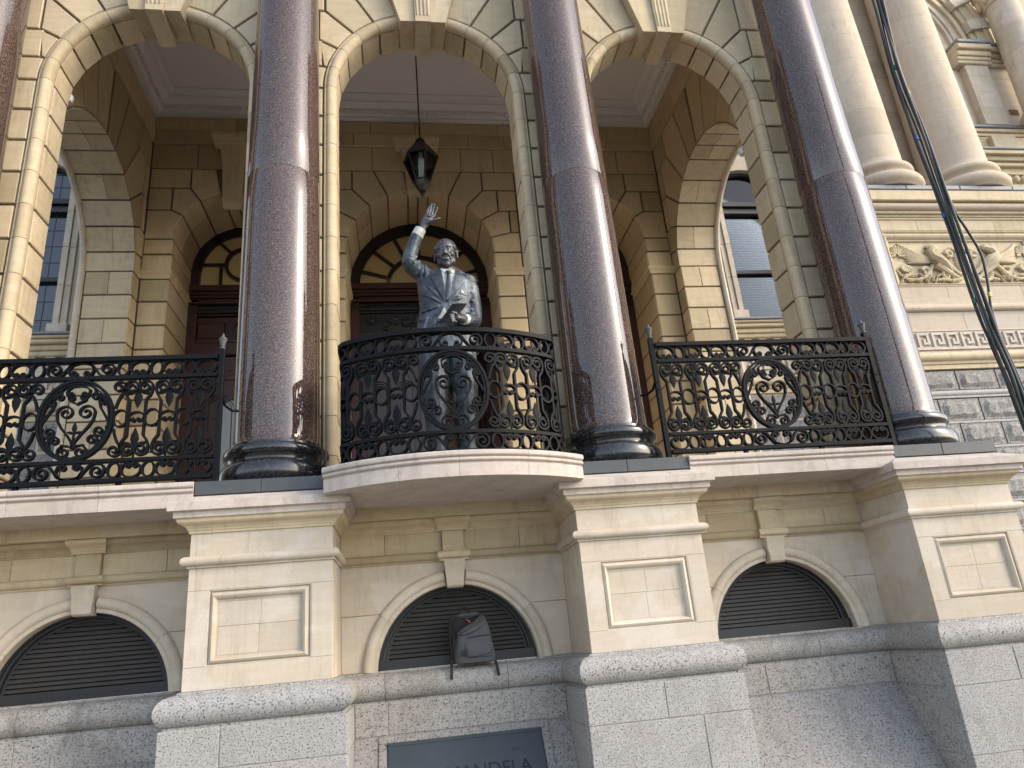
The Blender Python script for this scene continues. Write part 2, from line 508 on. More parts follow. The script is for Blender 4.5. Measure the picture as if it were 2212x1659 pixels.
# ================================================================== columns
def make_column(x, label):
    t = thing('column', label, 'column', (x, 0, 2.945), 'polished granite columns of the portico')
    P = Part(t)
    def rad(z): return .378-.045*((z-3.43)/5.4)**1.25
    P.piece('shaft_drum', MB().lathe([(.392, 3.432), (.385, 3.45), (.379, 3.50)]+[(rad(z), z) for z in (3.6, 4.2, 4.8, 5.4, 6.0, 6.27)]+[(rad(6.27)-.004, 6.283)], x, 0, 72), 'red_granite')
    P.piece('shaft_drum', MB().lathe([(rad(6.3)-.005, 6.284), (rad(6.3), 6.296)]+[(rad(z), z) for z in (6.8, 7.4, 8.0, 8.6, 9.2, 9.8, 10.4)], x, 0, 72), 'red_granite')
    pr = [(.40, 3.431), (.412, 3.43), (.414, 3.412), (.43, 3.406)]
    pr += [(.43+.028*math.sin(math.radians(a)), 3.358+.046*math.cos(math.radians(a))) for a in range(10, 171, 20)]
    pr += [(.43, 3.306), (.425, 3.296), (.424, 3.268), (.44, 3.255), (.452, 3.25)]
    pr += [(.452+.044*math.sin(math.radians(a)), 3.155+.088*math.cos(math.radians(a))) for a in range(14, 171, 18)]
    pr += [(.455, 3.062), (.30, 3.062)]
    P.piece('base', MB().lathe(pr, x, 0, 72), 'black_marble')
    pl = MB().block(rect(-.54, -.03, 2.947, 3.058), -.9, 0, .004, lambda u, v, d: (x+u, -.54-d, v))
    P.piece('plinth', pl, 'slate')
    pl = MB().block(rect(-.027, .54, 2.947, 3.058), -.9, 0, .004, lambda u, v, d: (x+u, -.54-d, v))
    P.piece('plinth', pl, 'slate')
    return t
CX = (-4.65, -1.55, 1.55, 4.65)
for x, l in zip(CX, ('polished red granite column cut off by the left edge of the view', 'polished red granite column on the left of the curved balcony',
                     'polished red granite column on the right of the curved balcony', 'polished red granite column at the far right end of the portico')):
    make_column(x, l)

# ================================================================== pedestals
PW, YP, YW = .541, -.54, .193
ROLL = [(-.05, 2.372), (.016, 2.372), (.016, 2.388), (.024, 2.39)]+[(.022+.036*math.sin(math.radians(a)), 2.424-.036*math.cos(math.radians(a))) for a in range(20, 171, 25)]+[(.012, 2.462), (-.05, 2.462)]
CORN = [(-.05, 2.64), (.014, 2.64), (.014, 2.657), (.02, 2.66), (.026, 2.675), (.045, 2.695), (.075, 2.71), (.088, 2.722), (.092, 2.738), (.092, 2.746), (.10, 2.746), (.10, 2.752), (-.05, 2.752)]
CAPP = [(-.05, 2.752), (.112, 2.752), (.112, 2.795), (.125, 2.80), (.15, 2.802), (.15, 2.868), (.146, 2.872), (-.02, 2.943), (-.05, 2.943)]
TOR = [(-.05, 1.487), (.022, 1.487), (.026, 1.474), (.05, 1.466)]+[(.052+.094*math.sin(math.radians(a)), 1.362+.104*math.cos(math.radians(a))) for a in range(8, 165, 13)]+[(.088, 1.256), (.088, 1.243), (-.05, 1.243)]
def ped_path(x, w, yb, yf):
    return [(x-w, yb, -1, -1), (x-w, yf, -1, -1), (x+w, yf, 1, -1), (x+w, yb, 1, -1)]
def frame_mould(o, i, y0, fn, mat='pale_stone'):
    """picture-frame moulding between outer rect o and inner rect i"""
    prof = [(0.0, -.03), (0, .0), (.10, -.002), (.16, -.016), (.30, -.004), (.5, .004), (.68, -.004), (.8, -.018), (.84, -.026), (1.0, -.027), (1.0, -.04)]
    mb = MB()
    C = [(0, 2), (1, 2), (1, 3), (0, 3)]
    rings = []
    for a, b in C:
        rings.append([fn(o[a]+(i[a]-o[a])*t, o[b]+(i[b]-o[b])*t, d*1.2) for t, d in prof])
    rings.append(rings[0])
    return mb.loft(rings, closed=False, caps=False, smooth=False)
def make_pedestal(x, label):
    t = thing('pedestal', label, 'pedestal', (x, -.2, 0), 'stone pedestals carrying the columns')
    P = Part(t)
    f = lambda u, v, d: (x+u, YP-d, v)
    P.piece('die', MB().box(x-PW+.001, x+PW-.001, YP+.065, .60, 1.489, 2.70), 'pale_stone')
    # face stones round the sunk panel
    o = (-.385, .382, 1.652, 2.202); i = (-.312, .288, 1.722, 2.112)
    for pl in (rect(-PW, PW, o[3], 2.372), rect(-PW, PW, 1.488, o[2]), rect(-PW, o[0], o[2], o[3]), rect(o[1], PW, o[2], o[3])):
        panel(P, 'face_stone', pl, f, 'pale_stone', d0=-.07, gap=.0016, ch=.0015)
    P.piece('panel_moulding', frame_mould(o, i, YP, f), 'pale_stone')
    for pl in (rect(i[0], -.01, i[2], 1.93), rect(-.01, i[1], i[2], 1.93), rect(i[0], .0, 1.93, i[3]), rect(.0, i[1], 1.93, i[3])):
        panel(P, 'panel_stone', pl, f, 'pale_stone', d0=-.07, d1=-.032, gap=.002, ch=.001)
    panel(P, 'frieze', rect(-PW, PW, 2.46, 2.642), f, 'pale_stone', d0=-.05, gap=0, ch=.001)
    for s in (-1, 1):
        fs = (lambda s: lambda y, v, d: (x+s*(PW+d), y, v))(s)
        panel(P, 'side_stone', rect(YP+.048, YW+.05, 1.95, 2.70), fs, 'pale_stone', d0=-.05, gap=.002, ch=.001)
        panel(P, 'side_stone', rect(YP+.048, YW+.05, 1.488, 1.95), fs, 'pale_stone', d0=-.05, gap=.002, ch=.001)
    pp = ped_path(x, PW, YW, YP)
    for nm, pr, mt in (('roll_moulding', ROLL, 'pale_stone'), ('ovolo_moulding', CORN, 'cream_stone'), ('cap', CAPP, 'slab_stone'), ('granite_torus', TOR, 'grey_granite')):
        P.piece(nm, MB().loft(sweep_profile(pr, pp), smooth=False), mt)
    P.piece('cap_bed', MB().box(x-PW+.04, x+PW-.04, YP+.04, .5, 2.70, 2.942), 'slab_stone')
    # granite blocks
    e = .115; w = PW+e; y = YP-e
    fg = lambda u, v, d: (x+u, y-d, v)
    P.piece('granite_core', MB().box(x-w+.008, x+w-.008, y+.007, .5, 0, 1.243), 'margin_granite')
    rows = [(1.243, .975, -.02), (.975, .46, .26), (.46, 0.0, -.2)]
    for k, (z1, z0, j) in enumerate(rows):
        jj = j if x > -1 else -j-.25
        for a, b in ((-w, jj), (jj, w)):
            panel(P, 'granite_block', rect(a, b, z0, z1), fg, 'grey_granite', d0=-.1, gap=.007, ch=.004)
        for s in (-1, 1):
            fs = (lambda s: lambda yy, v, d: (x+s*(w+d), yy, v))(s)
            panel(P, 'granite_block', rect(y+.103, .30, z0, z1), fs, 'grey_granite', d0=-.05, gap=.007, ch=.004)
    return t
for x, l in zip(CX, ('sandstone and granite pedestal past the left edge of the view', 'sandstone pedestal with sunk panel left of the backpack, on a granite base',
                     'sandstone pedestal with sunk panel right of the backpack, on a granite base', 'sandstone pedestal with sunk panel in the bottom right corner')):
    make_pedestal(x, l)

# ================================================================== basement bays between the pedestals
LZ, LO, LI = 1.458, .832, .705
BN = ('left', 'middle', 'right')
for bi, xc in enumerate(BAYS):
    t = thing('basement_wall', ('recessed sandstone wall with half-round opening under the left balcony rail', 'recessed sandstone wall with half-round opening behind the backpack',
                                'recessed sandstone wall with half-round opening under the right balcony rail')[bi], 'wall', (xc, .4, 1.487), 'recessed basement walls')
    P = Part(t)
    f = lambda u, v, d: (xc+u, YW-d, v)
    hw = 1.009
    mb = MB()
    poly = [(-hw, 1.487), (-hw, 2.85), (hw, 2.85), (hw, 1.487), (LI, 1.487)] + arc(0, LZ, LI, 2.3, 177.7, 30) + [(-LI, 1.487)]
    P.piece('wall_core', mb.loft([[f(u, v, -.03) for u, v in poly], [f(u, v, -.30) for u, v in poly]], smooth=False), 'pale_stone')
    for s in (1, -1):
        fs = (lambda s: lambda u, v, d: f(s*u, v, d))(s)
        aj = math.degrees(math.asin((1.955-LZ)/LO))
        lo = [(LO*math.cos(math.radians(2)), 1.488)] + arc(0, LZ, LO, 4, aj, 8) + [(hw, 1.955), (hw, 1.488)]
        panel(P, 'wall_stone', lo, fs, 'pale_stone', d0=-.04, gap=.004, ch=.002)
        hi = arc(0, LZ, LO, aj, 84, 10) + [(.085, 2.375), (hw, 2.375), (hw, 1.955)]
        panel(P, 'wall_stone', hi, fs, 'pale_stone', d0=-.04, gap=.003, ch=.002)
        panel(P, 'frieze_stone', rect(.10, .62, 2.455, 2.645), fs, 'cream_stone', d0=-.04, gap=.004, ch=.002)
        panel(P, 'frieze_stone', rect(.62, hw, 2.455, 2.645), fs, 'cream_stone', d0=-.04, gap=.004, ch=.002)
        # archivolt
        pr = [(LO+.002, -.03), (LO+.002, .012), (LO-.012, .03), (LO-.035, .042), (LO-.06, .040), (LO-.082, .026), (LO-.09, .012), (LO-.094, .004), (LI+.006, .004), (LI, -.002), (LI, -.05)]
        for a0, a1 in ((2, 36), (36, 83)):
            rings = []
            for j in range(11):
                a = math.radians(a0+.1+(a1-a0-.2)*j/10)
                rings.append([fs(r*math.cos(a), LZ+r*math.sin(a), d) for r, d in pr])
            P.piece('archivolt', MB().loft(rings), 'pale_stone')
    # straight runs of moulding, mitred into the pedestals
    pth = [(xc-hw, YW, 1, -1), (xc+hw, YW, -1, -1)]
    for nm, pr, mt in (('roll_moulding', ROLL, 'cream_stone'), ('ovolo_moulding', CORN, 'cream_stone')):
        P.piece(nm, MB().loft(sweep_profile(pr, pth), smooth=False), mt)
    P.piece('bed_moulding', MB().box(xc-hw+.02, xc+hw-.02, .02, .5, 2.755, 2.86), 'cream_stone')
    # key block with console profile and its breaks in the mouldings
    kp = [(2.135, .05), (2.15, .072), (2.2, .085), (2.26, .08), (2.31, .085), (2.36, .1), (2.372, .1)]
    rings = []
    for z, d in kp:
        w = .072+.022*(z-2.135)/.24
        rings.append([f(-w, z, -.05), f(-w, z, d), f(w, z, d), f(w, z, -.05)])
    P.piece('key_block', MB().loft(rings, smooth=False), 'pale_stone')
    P.piece('key_block', MB().box(xc-.098, xc+.098, YW-.045, YW+.1, 2.462, 2.64), 'cream_stone')
    kx = .10
    for nm, pr in (('roll_moulding', ROLL), ('ovolo_moulding', CORN)):
        pr2 = [(e+.05 if e > 0 else e, z+(.0015 if i < len(pr)/2 else -.0015)) for i, (e, z) in enumerate(pr)]
        P.piece(nm, MB().loft(sweep_profile(pr2, [(xc-kx-.012, YW, -.35, -1), (xc+kx+.012, YW, .35, -1)]), smooth=False), 'cream_stone')

    # ---- louvred half-round window
    wt = thing('lunette_window', ('half-round louvred window at the bottom left corner', 'half-round louvred window behind the backpack', 'half-round louvred window at the lower right')[bi],
               'window', (xc, .32, 1.49), 'half-round louvred basement windows')
    W = Part(wt)
    rings = []
    for j in range(33):
        a = math.radians(180*j/32)
        rings.append([f(r*math.cos(a), LZ+.03+r*math.sin(a)*.985, d) for r, d in ((LI+.02, -.10), (LI-.035, -.10), (LI-.04, -.115), (LI-.06, -.12), (LI-.065, -.15), (LI-.085, -.155), (LI-.085, -.20), (LI+.02, -.20))])
    W.piece('frame', MB().loft(rings, smooth=False), 'window_paint')
    W.piece('sill', MB().box(xc-LI, xc+LI, YW+.08, YW+.22, 1.489, 1.572), 'window_paint')
    R = LI-.075
    n = 15
    for k in range(n):
        z = 1.582+k*.0372
        hh = math.sqrt(max(.0, R*R-(z+.02-LZ-.03)**2/.97))
        if hh < .08: continue
        sp = [(YW+.150, z), (YW+.166, z+.030), (YW+.195, z+.034), (YW+.185, z+.0)]
        W.piece('slat', MB().loft([[(xc-hh, y, zz) for y, zz in sp], [(xc+hh, y, zz) for y, zz in sp]], smooth=False), 'slat')
    W.piece('backing', MB().box(xc-LI, xc+LI, YW+.215, YW+.23, 1.5, 2.2), 'interior_shade')  # dark sheet, gives the shade behind the louvres by colour

    # ---- granite base of the bay: torus course, block course, sloping apron
    gt = thing('granite_base', ('grey granite base course and sloping apron in the bottom left corner', 'grey granite base course with the bronze plaque, under the backpack', 'grey granite base course with sloping apron at the lower right')[bi],
               'wall', (xc, .2, 0), 'granite base courses between the pedestals')
    G = Part(gt)
    cuts = ((-hw, -.64), (-.64, .40), (.40, hw)) if bi == 1 else (((-hw, -.36), (-.36, hw)) if bi == 0 else ((-hw, .2), (.2, hw)))
    for a, b in cuts:
        pth = [(xc+a+(.002 if a > -hw else 0), YW, 1 if a == -hw else 0, -1), (xc+b-(.002 if b < hw else 0), YW, -1 if b == hw else 0, -1)]
        G.piece('granite_torus', MB().loft(sweep_profile(TOR, pth), smooth=False), 'bay_granite')
    yb = YW-.115
    fb = lambda u, v, d: (xc+u, yb-d, v)
    gw = hw-.117
    G.piece('granite_core', MB().box(xc-gw, xc+gw, yb+.008, .5, .2, 1.243), 'margin_granite')
    for a, b in ((-gw, -.62), (-.62, .43), (.43, gw)) if bi == 1 else ((-gw, -.36), (-.36, gw)):
        panel(G, 'granite_block', rect(a, b, .995, 1.243), fb, 'bay_granite', d0=-.1, gap=.006, ch=.004)
    G.piece('apron', MB().loft([[(x, y, z) for y, z in ((yb+.012, .994), (yb-.005, .985), (yb-.42, .30), (yb-.42, 0), (.3, 0), (.3, .994))] for x in (xc-gw, xc+gw)], smooth=False), 'brown_granite')

# ---- bronze plaque lying on the middle apron
yb = YW-.115
sl_ = Vector((0, -.415, -.685)).normalized()
nn = Vector((0, -.685, .415)).normalized()
org = Vector((0.0, yb-.005, .985))
fpl = lambda u, v, d: tuple(org + Vector((u, 0, 0)) + sl_*v + nn*d)
pt = thing('plaque', 'blue-grey bronze plaque with engraved letters at the bottom edge below the backpack', 'plaque', tuple(org+sl_*.2))
PP = Part(pt)
v0 = .062
plate_ = PP.piece('plate', MB().block(rect(-.63, .635, v0, v0+.62), .002, .022, .006, fpl), 'plaque_bronze')
PP.piece('rim', MB().block(rect(-.63, .635, v0+.0, v0+.03), .02, .027, .003, fpl), 'plaque_bronze', plate_)
def text_mesh(body, size):
    c = bpy.data.curves.new('txt', 'FONT'); c.body = body; c.size = size; c.align_x = 'CENTER'
    o = bpy.data.objects.new('txt', c); COL.objects.link(o)
    dg = bpy.context.evaluated_depsgraph_get()
    me = bpy.data.meshes.new_from_object(o.evaluated_get(dg))
    vs = [tuple(v.co) for v in me.vertices]; fs = [tuple(p.vertices) for p in me.polygons]
    bpy.data.objects.remove(o); bpy.data.curves.remove(c); bpy.data.meshes.remove(me)
    return vs, fs
for body, size, uu, vv in (('MANDELA', .15, .17, .402), ('ON', .04, .40, .232)):
    vs, fs = text_mesh(body, size)
    PP.piece('engraving', MB().add([fpl(uu+x, vv-y, .0235) for x, y, z in vs], fs), 'plaque_letter', plate_)
# granite border framing the plaque
for pl in (rect(-.70, .705, .0, v0-.004), rect(-.70, -.634, v0-.004, .62), rect(.639, .705, v0-.004, .62)):
    keep(MB().block(pl, .001, .014, .004, fpl).build('plaque_border', 'brown_granite'), pt)

# ================================================================== balcony slabs
SP = [(-.06, 2.856), (0, 2.856), (.002, 2.955), (-.012, 2.962), (-.010, 2.972)]+[(-.004+.018*math.sin(math.radians(a)), 2.988-.016*math.cos(math.radians(a))) for a in (20, 60, 90, 120, 160)]+[(-.002, 3.008), (.016, 3.014), (.022, 3.022), (.022, 3.048), (.012, 3.057), (-.06, 3.057)]
for xc, l in ((-3.1, 'straight pale stone balcony slab under the left iron rail'), (3.1, 'straight pale stone balcony slab under the right iron rail')):
    t = thing('balcony_slab', l, 'slab', (xc, 0, 2.85), 'balcony slabs between the columns')
    P = Part(t)
    for a, b in ((-1.004, -.36), (-.357, .30), (.303, 1.004)):
        P.piece('edge_stone', MB().loft(sweep_profile(SP, [(xc+a, -.545, 0, -1), (xc+b, -.545, 0, -1)]), smooth=False), 'slab_stone')
    P.piece('slab', MB().box(xc-1.003, xc+1.003, -.487, .42, 2.859, 3.055), 'slab_stone')
t = thing('balcony_slab', 'curved pale stone balcony slab the statue stands on', 'slab', (0, -.3, 2.85), 'balcony slabs between the columns')
P = Part(t)
BC, BR = .65, 1.78
am = math.degrees(math.asin(1.055/BR))
path = [(-1.055, -.45, -1, 0), (-1.055, -.70, -.98, -.15)]
for k in range(25):
    a = math.radians(-am+2*am*k/24)
    e = 1.0
    path.append((BR*math.sin(a), BC-BR*math.cos(a), math.sin(a)*e, -math.cos(a)*e))
path += [(1.055, -.70, .98, -.15), (1.055, -.45, 1, 0)]
cutk = [0, 9, 14, 20, len(path)-1]
for i in range(4):
    pth = path[cutk[i]:cutk[i+1]+1]
    pth = [list(q) for q in pth]
    pth[0][0] += .001; pth[-1][0] -= .001
    P.piece('edge_stone', MB().loft(sweep_profile(SP, pth), smooth=False), 'slab_stone')
top = [(x-nx*.058, y-ny*.058) for x, y, nx, ny in path] + [(1.0, .42), (-1.0, .42)]
P.piece('slab', MB().loft([[(x, y, 2.860) for x, y in top], [(x, y, 3.054) for x, y in top]], smooth=False), 'slab_stone')

# ================================================================== loggia inside
YB, XS, YJ = 4.22, 4.44, 3.95
tag(MB().box(-5.24, 5.24, .425, 5.6, 2.87, 3.06).build('loggia_floor', 'slab_stone'), 'stone floor inside the arcade', 'floor', kind='structure')
bw = thing('loggia_back_wall', 'rusticated warm sandstone wall inside the arcade with three arched doorways', 'wall', (0, 4.6, 3.06))
P = Part(bw)
DO = ((0.0, 1.25), (-3.1, .89), (3.1, .89))
mb = MB()
for (xc, R), (a, b) in zip(DO, ((-1.729, 1.729), (-5.2, -1.731), (1.731, 5.2))):
    arch_core(xc, a, b, 3.06, 11.0, R+DEP, 7.96 if xc == 0 else 8.24, YB+DEP, YB+1.13, mb)
P.piece('wall_core', mb, 'mortar')
fw_ = front(YB)
for xc, R in DO:
    for s in (1, -1):
        f = (lambda xc, s: lambda u, v, d: (xc+s*u, YB-d, v))(xc, s)
        fr = (lambda xc, s, R: lambda y, v, d: (xc+s*(R-d), y, v))(xc, s, R)
        lim = 1.73 if xc == 0 else (1.34 if s*xc > 0 else 1.37)
        jn = [(14, 8.353), (31, 8.795), (48, 9.222), (65, 9.61), (82, 9.612)] if xc == 0 else [(30, 8.795), (55, 9.222), (78, 9.61)]
        zc_ = 7.96 if xc == 0 else 8.24
        if xc: panel(P, 'pier_block', rect(R, lim, 7.96, 8.24), f, 'warm_stone'); panel(P, 'jamb_block', rect(YB+.012, YB+1.12, 7.96, 8.24), fr, 'warm_stone')
        arch_blocks(P, f, 0, zc_, R, jn, lim, 9.62, 'warm_stone')
        angs = [0, 14, 31, 48, 65, 82, 90] if xc == 0 else [0, 30, 55, 78, 90]
        soffit(P, (lambda xc, s, zc_: lambda u, v, w: (xc+s*u, w, zc_+v))(xc, s, zc_), R, angs, YB+.012, YB+.50, 'warm_stone')
        soffit(P, (lambda xc, s, zc_: lambda u, v, w: (xc+s*u, w, zc_+v))(xc, s, zc_), R, angs, YB+.508, YB+1.12, 'warm_stone')
        # courses below the impost, impost block and moulding
        z1 = 7.51
        zs = [7.51, 7.11, 6.705, 6.30, 5.89, 5.485, 5.08, 4.67, 4.265, 3.86, 3.45, 3.06]
        for k in range(11):
            panel(P, 'pier_block', rect(R+.012, lim, zs[k+1], zs[k]), f, 'warm_stone')
            panel(P, 'jamb_block', rect(YB+.002, YB+1.12, zs[k+1], zs[k]), (lambda xc, s, R: lambda y, v, d: (xc+s*(R+.012-d), y, v))(xc, s, R), 'warm_stone')
        panel(P, 'impost_block', rect(R-.012, lim, 7.63, 7.95), f, 'warm_stone', d1=.012)
        panel(P, 'impost_block', rect(YB-.008, YB+1.12, 7.63, 7.95), (lambda xc, s, R: lambda y, v, d: (xc+s*(R-.014-d), y, v))(xc, s, R), 'warm_stone')
        pr = [(-.04, 7.515), (.0, 7.515), (.008, 7.53), (.012, 7.545), (.025, 7.575), (.05, 7.605), (.058, 7.622), (.058, 7.63), (-.04, 7.63)]
        x0 = xc+s*lim; x1 = xc+s*(R+.012)
        P.piece('impost_moulding', MB().loft(sweep_profile(pr, [(x0, YB, 0, -1), (x1, YB, -s, -1), (x1, YB+1.1, -s, 0)]), smooth=False), 'warm_stone')
    # key console
    w = .19 if xc == 0 else .15
    rings = []
    for z, d, ww in ((9.10 if R > 1 else 8.83, .02, w*.95), (9.2 if R > 1 else 8.9, .05, w), (9.6, .09, w*1.15), (9.9, .13, w*1.35), (10.0, .16, w*1.42)):
        rings.append([(xc-ww, YB+.05, z), (xc-ww, YB-d, z), (xc+ww, YB-d, z), (xc+ww, YB+.05, z)])
    k_ = P.piece('key_console', MB().loft(rings, smooth=False), 'warm_stone')
    for q in (-.6, -.2, .2, .6):
        rr = [[(xc+q*w*sc-.02, YB-d+.005, z), (xc+q*w*sc, YB-d-.018, z), (xc+q*w*sc+.02, YB-d+.005, z)] for z, d, sc in ((9.3, .06, 1.02), (9.6, .09, 1.15), (9.9, .13, 1.35), (9.99, .157, 1.42))]
        P.piece('flute', MB().loft(rr, smooth=False), 'warm_stone', k_)
    cp = [(0, 10.0), (.18, 10.0), (.19, 10.04), (.22, 10.09), (.25, 10.13), (.25, 10.2), (0, 10.2)]
    ww = w*1.42
    P.piece('key_cap', MB().loft(sweep_profile([(e*.55, z) for e, z in cp], [(xc-ww, YB-.12+.1, -1, 0), (xc-ww, YB-.1, -1, -1), (xc+ww, YB-.1, 1, -1), (xc+ww, YB-.02, 1, 0)]), smooth=False), 'warm_stone')
def course(P, fn, z0, z1, xs, mat, name='wall_block', d1=0.0, gap=GAP):
    for a, b in zip(xs[:-1], xs[1:]):
        panel(P, name, rect(a, b, z0, z1), fn, mat, d1=d1, gap=gap)
course(P, fw_, 9.61, 10.11, [-4.44, -3.7, -2.75, -2.1, -1.37, -.785, -.2, .2, .785, 1.37, 2.1, 2.75, 3.7, 4.44], 'warm_stone', gap=.012)
course(P, fw_, 10.11, 10.38, [-4.44, -3.3, -2.2, -1.1, -.1, .95, 1.6, 2.4, 3.4, 4.44], 'warm_stone', 'band_stone', .03, .008)
course(P, fw_, 10.38, 10.66, [-4.44, -3.1, -1.9, -.8, .0, 1.5, 2.7, 3.6, 4.44], 'warm_stone', 'frieze_stone', .012, .008)

for sx, l in ((-1, 'rusticated side wall with arch at the left end of the arcade'), (1, 'rusticated side wall with arch at the right end of the arcade')):
    sw = thing('loggia_side_wall', l, 'wall', (sx*4.85, 2.5, 3.06), 'side walls of the arcade')
    P = Part(sw)
    SC, SR, SZ = 2.535, 1.415, 7.505
    poly = [(.835, 3.06), (.835, 11.0), (YB+.02, 11.0), (YB+.02, 3.06), (SC+SR+DEP, 3.06)] + arc(SC, SZ, SR+DEP, 0, 180, 36) + [(SC-SR-DEP, 3.06)]
    P.piece('wall_core', MB().loft([[(sx*(XS+DEP), u, v) for u, v in poly], [(sx*5.22, u, v) for u, v in poly]], smooth=False), 'mortar')
    zs = [7.505, 7.104, 6.703, 6.304, 5.89, 5.485, 5.08, 4.67, 4.265, 3.86, 3.45, 3.06]
    for s in (1, -1):
        f = (lambda s: lambda u, v, d: (sx*(XS-d), SC+s*u, v))(s)
        fr = (lambda s: lambda x, v, d: (sx*x, SC+s*(SR-d), v))(s)
        lim = YB-SC if s > 0 else SC-.84
        for k in range(11):
            panel(P, 'face_block', rect(SR, lim, zs[k+1], zs[k]), f, 'warm_stone')
            if k % 2: panel(P, 'reveal_block', rect(XS, 5.13, zs[k+1], zs[k]), fr, 'cream_stone')
            else:
                panel(P, 'reveal_block', rect(XS, 4.79, zs[k+1], zs[k]), fr, 'cream_stone', gap=.021)
                panel(P, 'reveal_block', rect(4.775, 5.13, zs[k+1], zs[k]), fr, 'cream_stone', gap=.021)
        arch_blocks(P, f, 0, SZ, SR, [(13, 7.96), (29, 8.353), (45, 8.98), (61, 9.61), (77, 10.1), (89.5, 10.11)], lim, 10.11, 'warm_stone', fillers=True)
        soffit(P, (lambda s: lambda u, v, w: (sx*w, SC+s*u, SZ+v))(s), SR, [0, 13, 29, 45, 61, 77, 90], XS, 5.13, 'cream_stone', splits=.45)
        # pale outer edge moulding
        pth = [(SC+s*SR, 3.06), (SC+s*SR, SZ)] + [(SC+s*SR*math.cos(math.radians(a)), SZ+SR*math.sin(math.radians(a))) for a in range(5, 91, 5)]
        P.piece('edge_roll', MB().tube([(sx*5.18, y, z) for y, z in pth], .05, 8), 'pale_stone')
    f = lambda u, v, d: (sx*(XS-d), u, v)
    course(P, f, 10.11, 10.38, [.84, 1.9, 3.0, YB-.03], 'warm_stone', 'band_stone', .03, .008)
    course(P, f, 10.38, 10.66, [.84, 2.3, 3.3, YB-.012], 'warm_stone', 'frieze_stone', .012, .008)

ct = thing('loggia_ceiling', 'white plaster ceiling with stepped cornice inside the arcade', 'ceiling', (0, 2.5, 11))
P = Part(ct)
def ring(e, z): return [(-XS+e, .83+e, z), (XS-e, .83+e, z), (XS-e, YB-e, z), (-XS+e, YB-e, z)]
pr = [(-.05, 10.665), (.10, 10.665), (.10, 10.70), (.125, 10.725), (.135, 10.735), (.135, 10.76), (.19, 10.76), (.19, 10.795), (.215, 10.82), (.25, 10.85), (.285, 10.862), (.285, 10.885), (.31, 10.885), (.33, 10.92), (.36, 10.945), (.395, 10.95), (.395, 10.97), (.46, 10.97)]
rings = [ring(e, z) for e, z in pr]
P.piece('cornice', MB().loft(rings, caps=False, smooth=False), 'plaster')
P.piece('ceiling_panel', MB().box(-XS, XS, .83, YB, 10.971, 11.1), 'plaster')
mb = MB()
for k in range(106):
    x = -XS+.2+k*.083
    mb.box(x, x+.045, YB-.188, YB-.135, 10.735, 10.785)
for k in range(36):
    y = 1.05+k*.083
    if y > YB-.25: break
    for sx in (-1, 1): mb.box(*(sorted((sx*(XS-.135), sx*(XS-.188)))), y, y+.045, 10.735, 10.785)
o = P.piece('bead_course', mb, 'plaster')
o['kind'] = 'stuff'
FCX = 13.72
# ================================================================== doors
def bar2(mb, fn, a, b, w, d0, d1):
    a = Vector(a); b = Vector(b); t = (b-a).normalized(); n = Vector((-t.y, t.x))*w/2
    q = [a+n, b+n, b-n, a-n]
    return mb.block([(p.x, p.y) for p in q], d0, d1, 0, fn)
def ring2(fn, cx, cz, r0, r1, a0, a1, d0, d1, n=28, closed=False):
    rings = []
    for j in range(n+1):
        a = math.radians(a0+(a1-a0)*j/n)
        c, s = math.cos(a), math.sin(a)
        rings.append([fn(cx+r0*c, cz+r0*s, d0), fn(cx+r0*c, cz+r0*s, d1), fn(cx+r1*c, cz+r1*s, d1), fn(cx+r1*c, cz+r1*s, d0)])
    return MB().loft(rings, smooth=False, caps=not closed)
def scroll2(c, r0, r1, a0, turns, n=40):
    """spiral points from radius r0 to r1 round centre c"""
    return [(c[0]+(r0+(r1-r0)*i/n)*math.cos(a0+2*pi*turns*i/n), c[1]+(r0+(r1-r0)*i/n)*math.sin(a0+2*pi*turns*i/n)) for i in range(n+1)]
YD = 5.32
